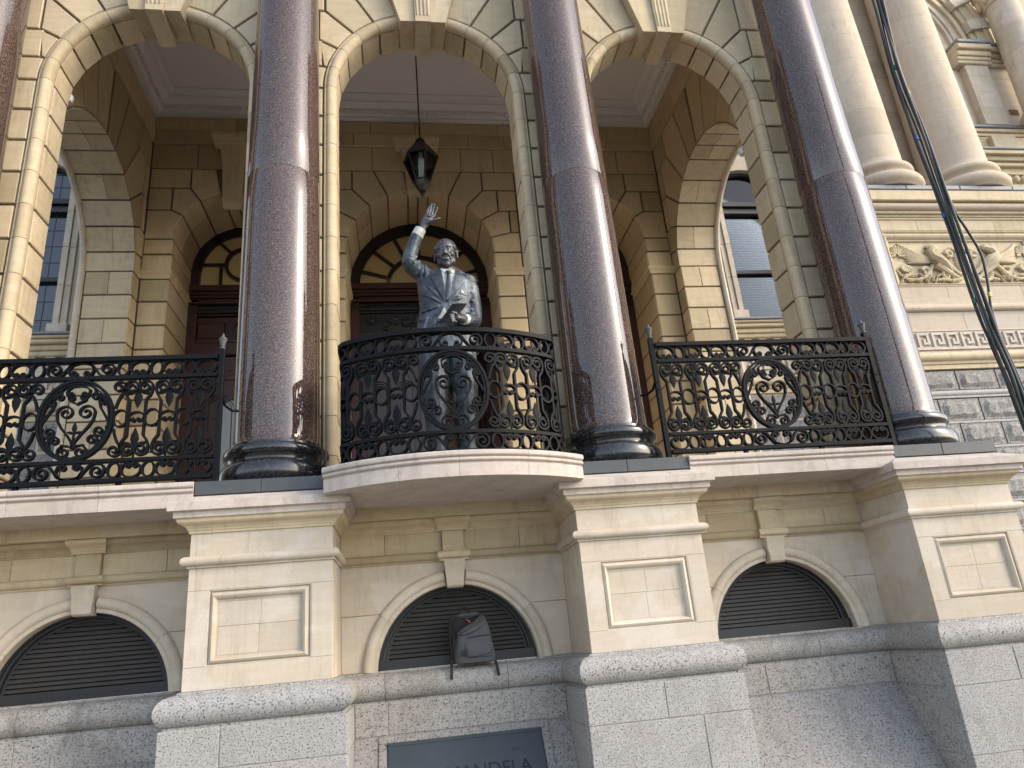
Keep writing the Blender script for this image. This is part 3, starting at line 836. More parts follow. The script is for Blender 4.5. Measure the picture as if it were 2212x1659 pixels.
def make_door(xc, R, zf, label, centre):
    t = thing('doorway', label, 'door', (xc, YD, 3.06), 'arched doorways inside the arcade')
    P = Part(t)
    f = lambda u, v, d: (xc+u, YD-d, v)
    # fanlight
    P.piece('fan_frame', ring2(f, 0, zf, R-.165, R+.06, 0, 180, -.08, .035, 36), 'black_wood')
    for s in (-1, 1):
        P.piece('door_frame', MB().box(xc+s*(R-.07)-.075, xc+s*(R-.07)+.075, YD-.06, YD+.08, 3.06, zf), 'mahogany')
    if centre:
        P.piece('fan_bar', ring2(f, 0, zf, .555, .625, 0, 180, -.05, .04), 'black_wood')
        edges = [0, 16.4, 40.9, 65.5, 90, 114.5, 139, 163.6, 180]
        for a in edges[1:-1]:
            c, s = math.cos(math.radians(a)), math.sin(math.radians(a))
            P.piece('fan_bar', bar2(MB(), f, (.60*c, zf+.60*s), ((R-.14)*c, zf+(R-.14)*s), .055, -.05, .035), 'black_wood')
        for a, b in zip(edges[:-1], edges[1:]):
            pl = arc(0, zf, .62, a, b, 5) + list(reversed(arc(0, zf, R-.155, a, b, 5)))
            P.piece('fan_pane', MB().block(pl, -.03, -.015, 0, f), 'fan_pane')
        P.piece('fan_pane', MB().block(arc(0, zf, .56, 0, 180, 20), -.03, -.016, 0, f), 'fan_pane')
    else:
        cz = zf+.13
        P.piece('fan_bar', ring2(f, 0, cz, .285, .345, 0, 360, -.05, .04, 32, True), 'black_wood')
        for a in (0, 45, 135, 180):
            c, s = math.cos(math.radians(a)), math.sin(math.radians(a))
            P.piece('fan_bar', bar2(MB(), f, (.33*c, cz+.33*s), ((R-.13)*c, cz+(R-.13)*s), .05, -.05, .035), 'black_wood')
        for x in (-.4, .4): P.piece('fan_bar', bar2(MB(), f, (x, 7.88), (x, cz), .05, -.05, .036), 'black_wood')
        P.piece('fan_pane', MB().block([(-R+.14, 7.88), (R-.14, 7.88)] + arc(0, zf, R-.155, 0, 180, 24), -.03, -.015, 0, f), 'fan_pane')
    # transom: stacked mouldings
    w = R-.005
    for k, (z0, z1, d, mt) in enumerate(((7.79, 7.90, .17, 'mahogany'), (7.735, 7.788, .13, 'mahogany'), (7.68, 7.733, .10, 'mahogany'), (7.60, 7.678, .06, 'mahogany'), (7.555, 7.598, .13, 'mahogany'), (7.465, 7.553, .045, 'black_wood'), (7.40, 7.463, .08, 'black_wood'), (7.36, 7.398, .05, 'black_wood'))):
        P.piece('transom_moulding', MB().block(rect(-w, w, z0, z1), -.08, d, .014, f), mt)
    if centre:
        n = 44
        mb = MB()
        for k in range(n):
            x = -w+.05+(2*w-.1)*k/(n-1)
            mb.sphere((xc+x, YD-.07, 7.51), .021, n=8, m=5)
        o = P.piece('bead_row', mb, 'black_wood'); o['kind'] = 'stuff'
        mb = MB()
        for k in range(120):
            x = -R+.2+(2*R-.4)*k/119+random.uniform(-.004, .004)
            a = random.uniform(-.03, .03)
            mb.tube([(xc+x, YD-.12, 7.90), (xc+x+a, YD-.12-.02, 7.90+random.uniform(.07, .13))], .0022, 4)
        o = P.piece('bird_spikes', mb, 'fan_pane'); o['kind'] = 'stuff'
        # carved panel
        cp_ = P.piece('carved_panel', MB().block(rect(-w, w, 6.985, 7.36), -.08, .0, .01, f), 'black_wood')
        for s in (-1, 1):
            for cx_, cz_, r0, a0, tu in ((.28, 7.2, .13, 2.2, 1.5), (.62, 7.14, .11, -.6, -1.4), (.9, 7.22, .09, 2.4, 1.4), (.16, 7.08, .07, .5, 1.3), (.47, 7.28, .06, 0, -1.2)):
                pts = scroll2((s*cx_, cz_), r0, .02, a0 if s > 0 else pi-a0, tu*s, 26)
                P.piece('carving', MB().tube([(xc+u, YD-.012, v) for u, v in pts], [.022-.010*i/26 for i in range(27)], 6), 'black_wood', cp_)
            for q in range(6):
                a = random.uniform(0, 6.28)
                P.piece('carving', MB().sphere((xc+s*(.14+.16*q), YD-.012, 7.17+.1*math.sin(a)), (.05, .02, .022), Matrix.Rotation(a, 3, 'Y'), 8, 6), 'black_wood', cp_)
        P.piece('rail', MB().block(rect(-w, w, 6.86, 6.983), -.08, .05, .012, f), 'dark_wood')
    else:
        P.piece('panel', MB().block(rect(-w, w, 6.86, 7.36), -.08, -.02, .01, f), 'mahogany')
        for a, b in ((-w+.14, -.28), (.28, w-.14)):
            P.piece('raised_panel', MB().block(rect(a, b, 6.95, 7.25), -.04, .012, .02, f), 'mahogany')
        P.piece('raised_panel', ring2(f, 0, 7.1, .15, .19, 0, 360, -.03, .02, 28, True), 'mahogany')
        P.piece('rail', MB().block(rect(-w, w, 6.62, 6.858), -.08, .05, .02, f), 'mahogany')
    # leaves
    def leaf(x0, x1, z1, fl, wood_, name='door_leaf'):
        L0 = P.piece(name, MB().block(rect(x0, x1, 3.06, z1), -.045, -.02, 0, fl), wood_)
        W = x1-x0
        for pl in (rect(x0, x0+.10, 3.06, z1), rect(x1-.10, x1, 3.06, z1), rect(x0+.1, x1-.1, z1-.42, z1), rect(x0+.1, x1-.1, 4.35, 4.6), rect(x0+.1, x1-.1, 3.06, 3.35)):
            P.piece('stile', MB().block(pl, -.02, .0, .006, fl), wood_, L0)
        # big rounded-arch hood moulding and two arched panels
        m = (x0+x1)/2
        P.piece('hood_moulding', ring2(fl, m, z1-.82, W/2-.16, W/2-.11, 8, 172, -.02, .012, 20), wood_, L0)
        P.piece('hood_moulding', ring2(fl, m, z1-.82, W/2-.24, W/2-.20, 8, 172, -.02, .010, 20), wood_, L0)
        hw_ = (W-.2)/4
        for c in (x0+.1+hw_, x1-.1-hw_):
            za = z1-.98
            for r0, r1, d in ((hw_-.028, hw_-.004, .012), (hw_-.07, hw_-.05, .008), (hw_-.11, hw_-.095, .004)):
                pl = ring2(fl, c, za, r0, r1, 0, 180, -.02, d, 16)
                pl2 = MB()
                pl2.v += pl.v; pl2.f += pl.f; pl2.sm += pl.sm
                for s in (-1, 1): pl2.block(rect(min(c+s*r0, c+s*r1), max(c+s*r0, c+s*r1), 4.62, za), -.02, d, 0, fl)
                P.piece('panel_moulding', pl2, wood_, L0)
            P.piece('arched_panel', MB().block([(c-hw_+.115, 4.65), (c+hw_-.115, 4.65)] + arc(c, za, hw_-.115, 0, 180, 14), -.02, -.008, .006, fl), wood_, L0)
            P.piece('raised_panel', MB().block(rect(c-hw_+.05, c+hw_-.05, 3.5, 4.3), -.02, .0, .02, fl), wood_, L0)
    if centre:
        leaf(-w+.14, .0, 6.84, f, 'dark_wood')
        # right leaf swung open into the hall
        ang = math.radians(78)
        hx, hy = xc+w-.14, YD
        fo = lambda u, v, d: (hx-u*math.cos(ang)-d*math.sin(ang), hy+u*math.sin(ang)-d*math.cos(ang)+.02, v)
        leaf(0, w-.14, 6.84, fo, 'dark_wood')
        # hall behind: warm wood side and back walls; near-black ceiling added against light leaks
        H = MB()
        H.box(xc-1.3, xc+1.3, YD+2.6, YD+2.7, 3.06, 9.2)
        P.piece('hall_back_wall', H, 'orange_wood')
        P.piece('hall_ceiling', MB().box(xc-1.4, xc+1.4, YD+.081, YD+2.7, 9.2, 9.3), 'interior_shade')
        P.piece('hall_floor', MB().box(xc-1.4, xc+1.4, YD+.3, YD+2.7, 2.9, 3.05), 'dark_wood')
        P.piece('hall_side_wall', MB().box(xc-1.4, xc-1.3, YD+.1, YD+2.6, 3.06, 9.2), 'orange_wood')
        P.piece('hall_side_wall', MB().box(xc+1.3, xc+1.4, YD+.1, YD+2.6, 3.06, 9.2), 'orange_wood')
        for k in range(4):
            P.piece('hall_panel', MB().block(rect(-1.15+.6*k, -.7+.6*k, 3.6, 6.2), -.02, .03, .02, lambda u, v, d: (xc+u, YD+2.6-d, v)), 'orange_wood')
    else:
        P.piece('interior_shade', MB().box(xc-1.0, xc+1.0, YD+.082, YD+.12, 3.06, 9.3), 'interior_shade')  # added near-black sheet that stops light leaking in behind the side doors
        leaf(-w+.14, w-.14, 6.60, f, 'mahogany')
        P.piece('glazed_panel', MB().block([(-.34, 3.9), (.34, 3.9)] + arc(0, 5.5, .34, 0, 180, 16), -.02, .004, 0, f), 'frost_pane')
        P.piece('glazed_frame', ring2(f, 0, 5.5, .34, .40, 0, 180, -.02, .03, 20), 'mahogany')
    return t
make_door(0, 1.25, 7.90, 'tall dark wood doorway with half-round fanlight behind the statue', True)
make_door(-3.1, .89, 8.24, 'mahogany doorway with round-centred fanlight seen behind the left column', False)
make_door(3.1, .89, 8.24, 'mahogany doorway mostly hidden behind the column right of the balcony', False)

# ================================================================== main wall with sash windows, both sides
def glass_clear(name='blind_glass', tr_=.75, ior=1.5):
    m, nt, b = newmat(name)
    out = nt.nodes['Material Output']
    tr = N(nt, 'ShaderNodeBsdfTransparent'); tr.inputs[0].default_value = (tr_*.95, tr_, tr_*1.02, 1)
    gl = N(nt, 'ShaderNodeBsdfGlossy'); gl.inputs['Roughness'].default_value = .02
    lw = N(nt, 'ShaderNodeFresnel'); lw.inputs[0].default_value = ior
    ms = N(nt, 'ShaderNodeMixShader')
    nt.links.new(lw.outputs[0], ms.inputs[0]); nt.links.new(tr.outputs[0], ms.inputs[1]); nt.links.new(gl.outputs[0], ms.inputs[2])
    nt.links.new(ms.outputs[0], out.inputs[0])
    nt.nodes.remove(b)
glass_clear()
glass_clear('lantern_glass', .96, 1.25)
def fret_unit(f, x, z0, z1, w):
    """one key of the meander band: raised fillets"""
    h = z1-z0; t = h*.165
    m = MB()
    t = h*.15
    for a, b, c, d in ((0, t, 0, h), (t, w*.80, h-t, h), (w*.80-t, w*.80, h*.30, h-t), (w*.36, w*.80-t, h*.30, h*.30+t), (w*.36, w*.36+t, h*.30+t, h*.64), (t, w, 0, t)):
        m.block(rect(x+a, x+b, z0+c, z0+d), -.01, .055, .003, f)
    return m
def base_levels(P, f, x0, x1, Y, mat='pink_stone'):
    """the courses shared by the wings: rock granite, roll, key fret"""
    w = x1-x0
    P.piece('base_course', MB().block(rect(x0, x1, 5.325, 5.405), -.1, .03, .006, f), 'cream_stone')
    pr = [(-.05, 5.41), (.05, 5.41), (.055, 5.455), (.06, 5.46)]+[(.06+.07*math.sin(math.radians(a)), 5.535-.075*math.cos(math.radians(a))) for a in range(15, 166, 15)]+[(.05, 5.612), (-.05, 5.612)]
    P.piece('roll_moulding', MB().loft([[f(x, z, e) for e, z in pr] for x in (x0, x1)], smooth=False), 'cream_stone')
    P.piece('fret_band', MB().block(rect(x0, x1, 5.615, 6.05), -.1, .015, .004, f), 'margin_stone')
    n = int(w/.28)
    for k in range(n):
        P.piece('fret_key', fret_unit(f, x0+.01+k*.28, 5.672, 5.988, .28), 'margin_stone')
    for z0, z1 in ((5.625, 5.645), (6.02, 6.04)):
        P.piece('fret_fillet', MB().block(rect(x0, x1, z0, z1), -.01, .035, .003, f), 'margin_stone')
stone('margin_stone', (.56, .50, .43), (.5, .45, .39), (.62, .57, .52), stain=.5)
def rock_face(f, x0, x1, z0, z1, amp=.045, seed=0):
    """rock-faced granite block: dressed margin and a rough raised field"""
    rr = random.Random(seed)
    nx, nz = 8, 4
    m = MB()
    m.block(rect(x0, x1, z0, z1), -.06, .0, .004, f)
    a0, a1, b0, b1 = x0+.035, x1-.035, z0+.03, z1-.03
    vs = []; fs = []
    for j in range(nz+1):
        for i in range(nx+1):
            edge = i in (0, nx) or j in (0, nz)
            d = -.004 if edge else amp*(.55+.45*rr.random())
            vs.append(f(a0+(a1-a0)*(i+(0 if edge else rr.uniform(-.25, .25)))/nx, b0+(b1-b0)*(j+(0 if edge else rr.uniform(-.2, .2)))/nz, d))
    for j in range(nz):
        for i in range(nx):
            q = j*(nx+1)+i
            fs.append((q, q+1, q+nx+2, q+nx+1))
    m.add(vs, fs)
    return m
for sx in (-1, 1):
    side = 'left' if sx < 0 else 'right'
    t = thing('main_wall', 'pale stone wall around the window seen through the %s side arch' % side, 'wall', (sx*6.4, 4.7, 3), 'walls beyond the side arches')
    P = Part(t)
    f = lambda u, v, d: (sx*u, 4.6-d, v)
    X0, X1, WL, WR = 5.26, 7.72, 5.79, 7.0
    for a, b, c, d in ((X0, WL, 6.05, 11.3), (WR, X1, 6.05, 11.3), (X0, X1, 0.0, 6.05)):
        P.piece('wall_core', MB().box(*sorted((sx*a, sx*b)), 4.61, 4.95, c, d), 'pink_stone')
    pl = [(WL, 9.60)] + [(6.395+.605*math.cos(a), 9.60+.42*math.sin(a)) for a in [pi-pi*i/16 for i in range(1, 16)]] + [(WR, 9.60), (WR, 11.3), (WL, 11.3)]
    P.piece('wall_core', MB().block(pl, -.3, -.01, 0, f), 'pink_stone')
    base_levels(P, f, X0, X1, 4.6)
    k = 0
    for zr0, zr1 in ((4.86, 5.3), (4.42, 4.83), (4.0, 4.39), (3.5, 3.97), (3.06, 3.47)):
        x = X0 + (.0 if k % 2 else -.25)
        while x < X1:
            a, b = max(x, X0), min(x+.76, X1)
            if b-a > .12: P.piece('rock_block', rock_face(f, a+.012, b-.012, zr0+.01, zr1-.01, seed=k*31+int(x*10)), 'rock_granite')
            x += .78
        k += 1
    P.piece('apron_stone', MB().block(rect(X0, X1, 6.052, 6.35), -.1, .0, .004, f), 'margin_stone')
    for q in range(9):
        P.piece('bracket_block', MB().block(rect(X0+.12+.28*q, X0+.26+.28*q, 6.235, 6.352), -.02, .07, .006, f), 'cream_stone')
    for z0, z1, d in ((6.355, 6.44, .10), (6.442, 6.53, .13), (6.532, 6.60, .20), (6.602, 6.648, .24)):
        P.piece('sill_moulding', MB().block(rect(X0, X1, z0, z1), -.1, d, .016, f), 'cream_stone')
    P.piece('sill', MB().block(rect(X0, X1, 6.65, 6.692), -.1, .27, .01, f), 'lead')
    # white stone surround with base blocks
    for a, b, d in ((WL-.20, WL-.10, .03), (WL-.10, WL, .06), (WR, WR+.1, .06), (WR+.1, WR+.2, .03)):
        zz = 6.9
        for z1 in (7.6, 8.3, 8.98, 9.6):
            panel(P, 'surround_stone', rect(a, b, zz, z1), f, 'pale_stone', d0=-.1, d1=d, gap=.004, ch=.006); zz = z1
    for a, b in ((WL-.26, WL+.04), (WR-.04, WR+.26)):
        P.piece('base_block', MB().block(rect(a, b, 6.694, 6.898), -.1, .13, .008, f), 'pale_stone')

    wt = thing('sash_window', 'tall sash window with small leaded panes behind the left side arch' if sx < 0 else 'tall sash window with slatted blind behind the right side arch', 'window', (sx*6.4, 4.75, 6.7), 'sash windows beyond the side arches')
    W = Part(wt)
    fw2 = lambda u, v, d: (sx*u, 4.74-d, v)
    for a, b in ((WL, WL+.05), (WR-.05, WR)): W.piece('frame', MB().block(rect(a, b, 6.70, 9.65), -.1, .03, .006, fw2), 'window_paint')
    for z0, z1, d in ((6.70, 6.76, .03), (7.745, 7.83, .04), (9.05, 9.12, .06), (9.125, 9.2, .02), (9.205, 9.26, .08), (9.265, 9.33, .05)):
        W.piece('rail', MB().block(rect(WL+.05, WR-.05, z0, z1), -.08, d, .01, fw2), 'window_paint')
    W.piece('arch_head', MB().block([(WL, 9.6)]+[(6.395+.56*math.cos(a), 9.6+.37*math.sin(a)) for a in [pi-pi*i/16 for i in range(17)]]+[(WR, 9.6), (WR, 10.1), (WL, 10.1)], -.1, .02, .006, fw2), 'window_paint')
    gm = 'window_glass' if sx < 0 else 'blind_glass'
    if sx < 0:
        cols = [WL+.05+(WR-WL-.1)*i/5 for i in range(6)]
        for zz in ((6.76, 7.09, 7.42, 7.745), (7.83, 8.135, 8.44, 8.745, 9.05), (9.33, 9.6, 9.85, 10.05)):
            for z0, z1 in zip(zz[:-1], zz[1:]):
                for a, b in zip(cols[:-1], cols[1:]):
                    tl = random.uniform(-.0012, .0012); t2 = random.uniform(-.0012, .0012)
                    vs = [fw2(a+.004, z0+.004, -.04+tl), fw2(b-.004, z0+.004, -.04-tl), fw2(b-.004, z1-.004, -.04-tl+t2), fw2(a+.004, z1-.004, -.04+tl+t2)]
                    W.piece('pane', MB().add(vs+[(x, y+.004, z) for x, y, z in vs], [(0, 1, 2, 3), (7, 6, 5, 4), (0, 4, 5, 1), (1, 5, 6, 2), (2, 6, 7, 3), (3, 7, 4, 0)]), gm)
                W.piece('lead_came', MB().block(rect(WL+.05, WR-.05, z1-.005, z1+.005), -.046, -.034, 0, fw2), 'window_paint')
        for a in cols[1:-1]:
            for z0, z1 in ((6.76, 7.745), (7.83, 9.05), (9.33, 10.05)):
                W.piece('lead_came', MB().block(rect(a-.005, a+.005, z0, z1), -.0465, -.0335, 0, fw2), 'window_paint')
        W.piece('interior_shade', MB().box(*sorted((sx*WL, sx*WR)), 4.86, 4.9, 6.7, 10.1), 'interior_shade')  # near-black sheet in place of the unlit room behind the panes
    else:
        for z0, z1 in ((6.76, 7.745), (7.83, 9.05), (9.33, 10.0)):
            W.piece('pane', MB().block(rect(WL+.05, WR-.05, z0, z1), -.045, -.04, 0, fw2), gm)
        for z0, z1, n in ((7.05, 7.745, 13), (7.83, 9.05, 23), (9.33, 10.0, 12)):
            for k in range(n):
                z = z0+(z1-z0)*k/n
                W.piece('blind_slat', MB().loft([[(x, y, zz) for y, zz in ((4.80, z+.002), (4.803, z), (4.838, z+.034), (4.835, z+.036))] for x in (WL+.05, WR-.05)], smooth=False), 'blind')
        W.piece('interior_shade', MB().box(WL, WR, 4.90, 4.92, 6.7, 10.1), 'interior_shade')  # near-black sheet, colours in the shade of the room behind the blind

# ================================================================== right-hand pavilion
pv = thing('pavilion_wall', 'pale stone pavilion wall with carved frieze and key fret at the right edge', 'wall', (10.8, 4, 0))
P = Part(pv)
YR, X0, X1 = 3.68, 7.72, 14.5
f = lambda u, v, d: (u, YR-d, v)
P.piece('wall_core', MB().box(X0, X1, YR+.075, 4.9, 0.0, 8.77), 'margin_granite')
base_levels(P, f, X0, 12.4, YR)
k = 0
for zr0, zr1 in ((4.86, 5.30), (4.42, 4.80), (3.99, 4.39), (3.55, 3.96), (3.1, 3.5), (2.65, 3.05), (2.2, 2.6)):
    x = X0-.33+(.39 if k % 2 else 0)
    x = X0+.3+{0: .057, 1: -.42, 2: -.14, 3: -.4}.get(k, -.2*(k % 2))
    x -= .765
    while x < 12.3:
        a, b = max(x, X0), x+.75
        if b-a > .15:
            P.piece('rock_block', rock_face(f, a+.006, b, zr0+(.0 if k else .10), zr1, amp=.05, seed=900+k*57+int(x*10)), 'rock_granite')
        x += .765
    P.piece('bed_joint', MB().block(rect(X0, 12.4, zr0-.045, zr0-.005), -.03, .012, .006, f), 'margin_granite')
    k += 1
P.piece('granite_roll', MB().tube([(X0, YR+.02, 4.9), (12.4, YR+.02, 4.9)], .055, 10), 'margin_granite')
for a, b in ((X0, 9.35), (9.353, 11.0), (11.003, 12.6)):
    P.piece('plain_course', MB().block(rect(a, b, 6.053, 6.40), -.1, .0, .003, f), 'margin_stone' if a > 9 else 'pink_stone')
pr = [(-.05, 6.405), (.03, 6.405), (.06, 6.42), (.075, 6.45), (.07, 6.49), (.045, 6.52), (.02, 6.54), (.02, 6.56), (.012, 6.57), (.012, 6.66), (-.05, 6.66)]
P.piece('roll_moulding', MB().loft([[f(x, z, e) for e, z in pr] for x in (X0, 12.6)], smooth=False), 'pink_stone')
for a, b in ((X0, 9.2), (9.203, 10.7), (10.703, 12.6)):
    P.piece('plain_course', MB().block(rect(a, b, 6.662, 6.94), -.1, .0, .003, f), 'pink_stone')
# sunk relief panel with moulded frame
P.piece('panel_ground', MB().block(rect(8.2, 11.3, 6.94, 7.88), -.12, -.07, 0, f), 'cream_stone')
P.piece('frame_stone', MB().block(rect(X0, 8.30, 6.942, 8.03), -.1, .0, .003, f), 'cream_stone')
P.piece('frame_stone', MB().block(rect(11.19, 12.6, 6.942, 8.03), -.1, .0, .003, f), 'cream_stone')
P.piece('panel_frame', frame_mould((8.18, 11.31, 6.90, 8.02), (8.36, 11.13, 6.98, 7.84), YR, lambda u, v, d: f(u, v, d*1.6+.012)), 'cream_stone')
# carved relief: two winged beasts facing an oval shield, acanthus scrolls below, palmettes at the ends
Yr0 = YR+.07
def rel(pts, r):
    r = [q*1.18 for q in r]
    return MB().tube([(u, Yr0-r[i]*.85-.006, v) for i, (u, v) in enumerate(pts)], r, 8)
rc = 9.74
P.piece('shield', MB().sphere((rc, Yr0-.01, 7.42), (.155, .075, .26), None, 20, 12), 'cream_stone')
for s in (-1, 1):
    m_ = lambda pts: [(rc+s*u, v) for u, v in pts]
    # body and neck, haunch, foreleg
    P.piece('relief_beast', rel(m_([(.30, 7.18), (.36, 7.27), (.46, 7.36), (.56, 7.42), (.64, 7.47), (.66, 7.56), (.60, 7.64), (.53, 7.67)]), [.03, .05, .08, .095, .085, .07, .065, .05]), 'cream_stone')
    P.piece('relief_beast', MB().sphere((rc+s*.53, Yr0-.06, 7.68), (.075, .05, .06), None, 10, 8), 'cream_stone')
    for q in range(7):
        a = .4+q*.42
        P.piece('relief_mane', rel(m_([(.57+.03*math.cos(a), 7.69+.03*math.sin(a)), (.57+.11*math.cos(a), 7.68+.10*math.sin(a))]), [.03, .012]), 'cream_stone')
    P.piece('relief_beast', rel(m_([(.50, 7.34), (.36, 7.33), (.27, 7.25), (.16, 7.16), (.10, 7.15)]), [.06, .05, .04, .032, .03]), 'cream_stone')
    P.piece('relief_beast', rel(m_([(.60, 7.35), (.44, 7.24), (.30, 7.14), (.20, 7.08)]), [.07, .05, .035, .03]), 'cream_stone')
    # wing of separate feathers
    for q in range(9):
        a = q/8
        p0 = (.62+.04*a, 7.46-.05*a); p2 = (1.22-.10*a, 7.80-.40*a**1.1); p1 = (.90+.02*a, 7.50-.10*a)
        pts = [(p0[0]*(1-t)**2+2*p1[0]*t*(1-t)+p2[0]*t*t, p0[1]*(1-t)**2+2*p1[1]*t*(1-t)+p2[1]*t*t) for t in [i/8 for i in range(9)]]
        P.piece('feather', rel(m_(pts), [.03, .036, .038, .038, .036, .033, .028, .02, .008]), 'cream_stone')
    # acanthus tail scrolls
    for pts in ([(.62, 7.36), (.74, 7.22), (.86, 7.10), (1.02, 7.05), (1.2, 7.06), (1.32, 7.14), (1.38, 7.26)],
                [(u, v) for u, v in scroll2((.42, 7.14), .10, .02, 2.6, -1.3, 16)], [(u, v) for u, v in scroll2((.80, 7.20), .10, .02, .4, 1.2, 16)],
                [(.18, 7.05), (.34, 7.02), (.5, 7.06), (.62, 7.04)], [(.10, 7.62), (.2, 7.68), (.3, 7.6), (.28, 7.5)], [(u, v) for u, v in scroll2((.24, 7.56), .075, .015, 0, 1.5, 16)]):
        n = len(pts)
        P.piece('acanthus', rel(m_(pts), [.028*(1-.55*i/n)+.006 for i in range(n)]), 'cream_stone')
    for q in range(26):
        u = .22+.045*q; v = 7.08+.06*math.sin(q*1.7)
        a = -2.2+.25*q if q < 7 else -.4-.2*(q-7)
        P.piece('acanthus', MB().sphere((rc+s*u, Yr0-.035, v), (.062, .04, .020), Matrix.Rotation(-s*a, 3, 'Y'), 8, 6), 'cream_stone')
    # end palmette
    for q in range(9):
        a = math.radians(-15+26*q)
        P.piece('palmette', rel(m_([(1.28+.03*math.cos(a), 7.55+.03*math.sin(a)), (1.28+.14*math.cos(a), 7.57+.17*math.sin(a))]), [.016, .026]), 'cream_stone')
    for q in range(5):
        a = math.radians(200+35*q)
        P.piece('palmette', rel(m_([(1.2, 7.36), (1.2+.10*math.cos(a), 7.30+.10*math.sin(a)), (1.2+.16*math.cos(a), 7.32+.11*math.sin(a))]), [.02, .032, .012]), 'cream_stone')
# plain course and crowning cornice
for a, b in ((X0, 9.0), (9.003, 10.6), (10.603, 12.3), (12.303, X1)):
    P.piece('plain_course', MB().block(rect(a, b, 8.032, 8.25), -.1, .01, .003, f), 'cream_stone')
for z0, z1, d, mt in ((8.252, 8.30, .03, 'cream_stone'), (8.302, 8.345, .05, 'cream_stone'), (8.347, 8.40, .10, 'cream_stone'), (8.55, 8.765, .22, 'cream_stone')):
    P.piece('cornice', MB().block(rect(X0, X1, z0, z1), -.1, d, .012, f), mt)
pr = [(-.05, 8.402), (.11, 8.402)]+[(.11+.07*math.sin(math.radians(a)), 8.475-.07*math.cos(math.radians(a))) for a in range(10, 171, 20)]+[(.11, 8.548), (-.05, 8.548)]
P.piece('cornice_roll', MB().loft([[f(x, z, e) for e, z in pr] for x in (X0, X1)], smooth=False), 'pink_stone')
x = X0
while x < X1:
    P.piece('lead_flashing', MB().block(rect(x, x+1.1, 8.768, 8.862), -.6, .235, .012, f), 'lead'); x += 1.104

# giant columns standing on the cornice
for x, l in ((8.75, 'pinkish stone giant column just right of the far right polished column'), (10.6, 'pinkish stone giant column behind the hanging cables')):
    t = thing('giant_column', l, 'column', (x, 4.1, 8.86), 'giant stone columns above the pavilion')
    C = Part(t)
    yc = 4.12
    pr = [(.60, 9.47), (.64, 9.465), (.65, 9.44)]+[(.64+.085*math.sin(math.radians(a)), 9.345+.085*math.cos(math.radians(a))) for a in range(15, 171, 20)]+[(.66, 9.25), (.65, 9.22), (.70, 9.16)]+[(.71+.12*math.sin(math.radians(a)), 9.03+.12*math.cos(math.radians(a))) for a in range(15, 171, 20)]+[(.72, 8.88), (.3, 8.864)]
    C.piece('base', MB().lathe(pr, x, yc, 56), 'pink_stone')
    z = 9.472
    k = 0
    while z < 15.5:
        h = .62
        r0, r1 = .585-.012*(z-9.47)/1.0, .585-.012*(z+h-9.47)/1.0
        if k == 0: prof = [(.62, z), (.595, z+.05), (r0, z+.12), (r1, z+h-.0025)]
        else: prof = [(r0, z), (r1, z+h-.0025)]
        C.piece('drum', MB().lathe(prof, x, yc, 56), 'pink_stone')
        z += h; k += 1
ub = thing('upper_wall', 'pinkish stone wall behind the giant columns', 'wall', (9.6, 4.8, 8.86))
U = Part(ub)
z = 8.86; k = 0
while z < 15.5:
    for a, b in ((X0, 9.3+.3*(k % 2)), (9.3+.3*(k % 2), 11.72)):
        U.piece('wall_stone', MB().block(rect(a+.001, b-.001, z+.001, z+.449), -.2, .0, .003, lambda u, v, d: (u, 4.62-d, v)), 'pink_stone')
    z += .45; k += 1

# recessed upper bay with arch, imposts and cornices
rb = thing('upper_bay', 'recessed upper bay with moulded arch and cornices at the top right corner', 'wall', (13, 5.1, 8.86))
U = Part(rb)
Y5 = 5.0
f5 = lambda u, v, d: (u, Y5-d, v)
U.piece('wall_core', MB().box(11.5, 16.2, Y5+.02, 5.4, 8.87, 16.5), 'cream_stone')
for z0, z1, d, mt in ((9.95, 10.03, .02, 'cream_stone'), (10.41, 10.5, .14, 'cream_stone'), (10.502, 10.62, .20, 'cream_stone'), (10.622, 10.72, .28, 'cream_stone'), (10.722, 10.775, .31, 'lead'),
                      (11.195, 11.25, .04, 'cream_stone'), (11.252, 11.33, .07, 'cream_stone'), (11.332, 11.42, .12, 'cream_stone'), (11.422, 11.495, .16, 'lead')):
    U.piece('cornice', MB().block(rect(11.5, 16.2, z0, z1), -.1, d, .012, f5), mt)
for q in range(22):
    xx = 11.6+.19*q
    U.piece('egg', MB().sphere((xx, Y5-.07, 10.12), (.062, .05, .085), None, 10, 8), 'cream_stone')
    U.piece('dart', MB().loft([[(xx+.09, Y5-.02, 10.04), (xx+.10, Y5-.02, 10.04), (xx+.095, Y5-.04, 10.04)], [(xx+.07, Y5-.02, 10.22), (xx+.12, Y5-.02, 10.22), (xx+.095, Y5-.09, 10.22)]], smooth=False), 'cream_stone')
U.piece('frieze', MB().block(rect(11.5, 16.2, 10.25, 10.408), -.1, .05, .004, f5), 'cream_stone')
for a, b, d in ((12.02, 12.58, .04), (12.60, 13.20, .16), (13.22, 16.2, .08)):
    zz = 11.497
    for z1 in (11.95, 12.4, 12.85, 13.165):
        if a > 12.1: U.piece('pier_stone', MB().block(rect(a, b, zz+.001, z1-.001), -.1, d, .003, f5), 'pale_stone')
        zz = z1
    U.piece('plinth_stone', MB().block(rect(a, b, 10.777, 11.193), -.1, d, .003, f5), 'cream_stone')
for a, b, d in ((12.42, 13.30, .18), (13.302, 14.05, .12)):
    for z0, z1, e in ((13.168, 13.26, .03), (13.262, 13.36, .05), (13.362, 13.50, .09), (13.502, 13.64, .16), (13.642, 13.735, .19)):
        U.piece('impost_moulding', MB().block(rect(a, b, z0, z1), -.1, d+e, .016, f5), 'lead' if z1 > 13.7 else 'cream_stone')
AC, AZ = 10.55, 13.74
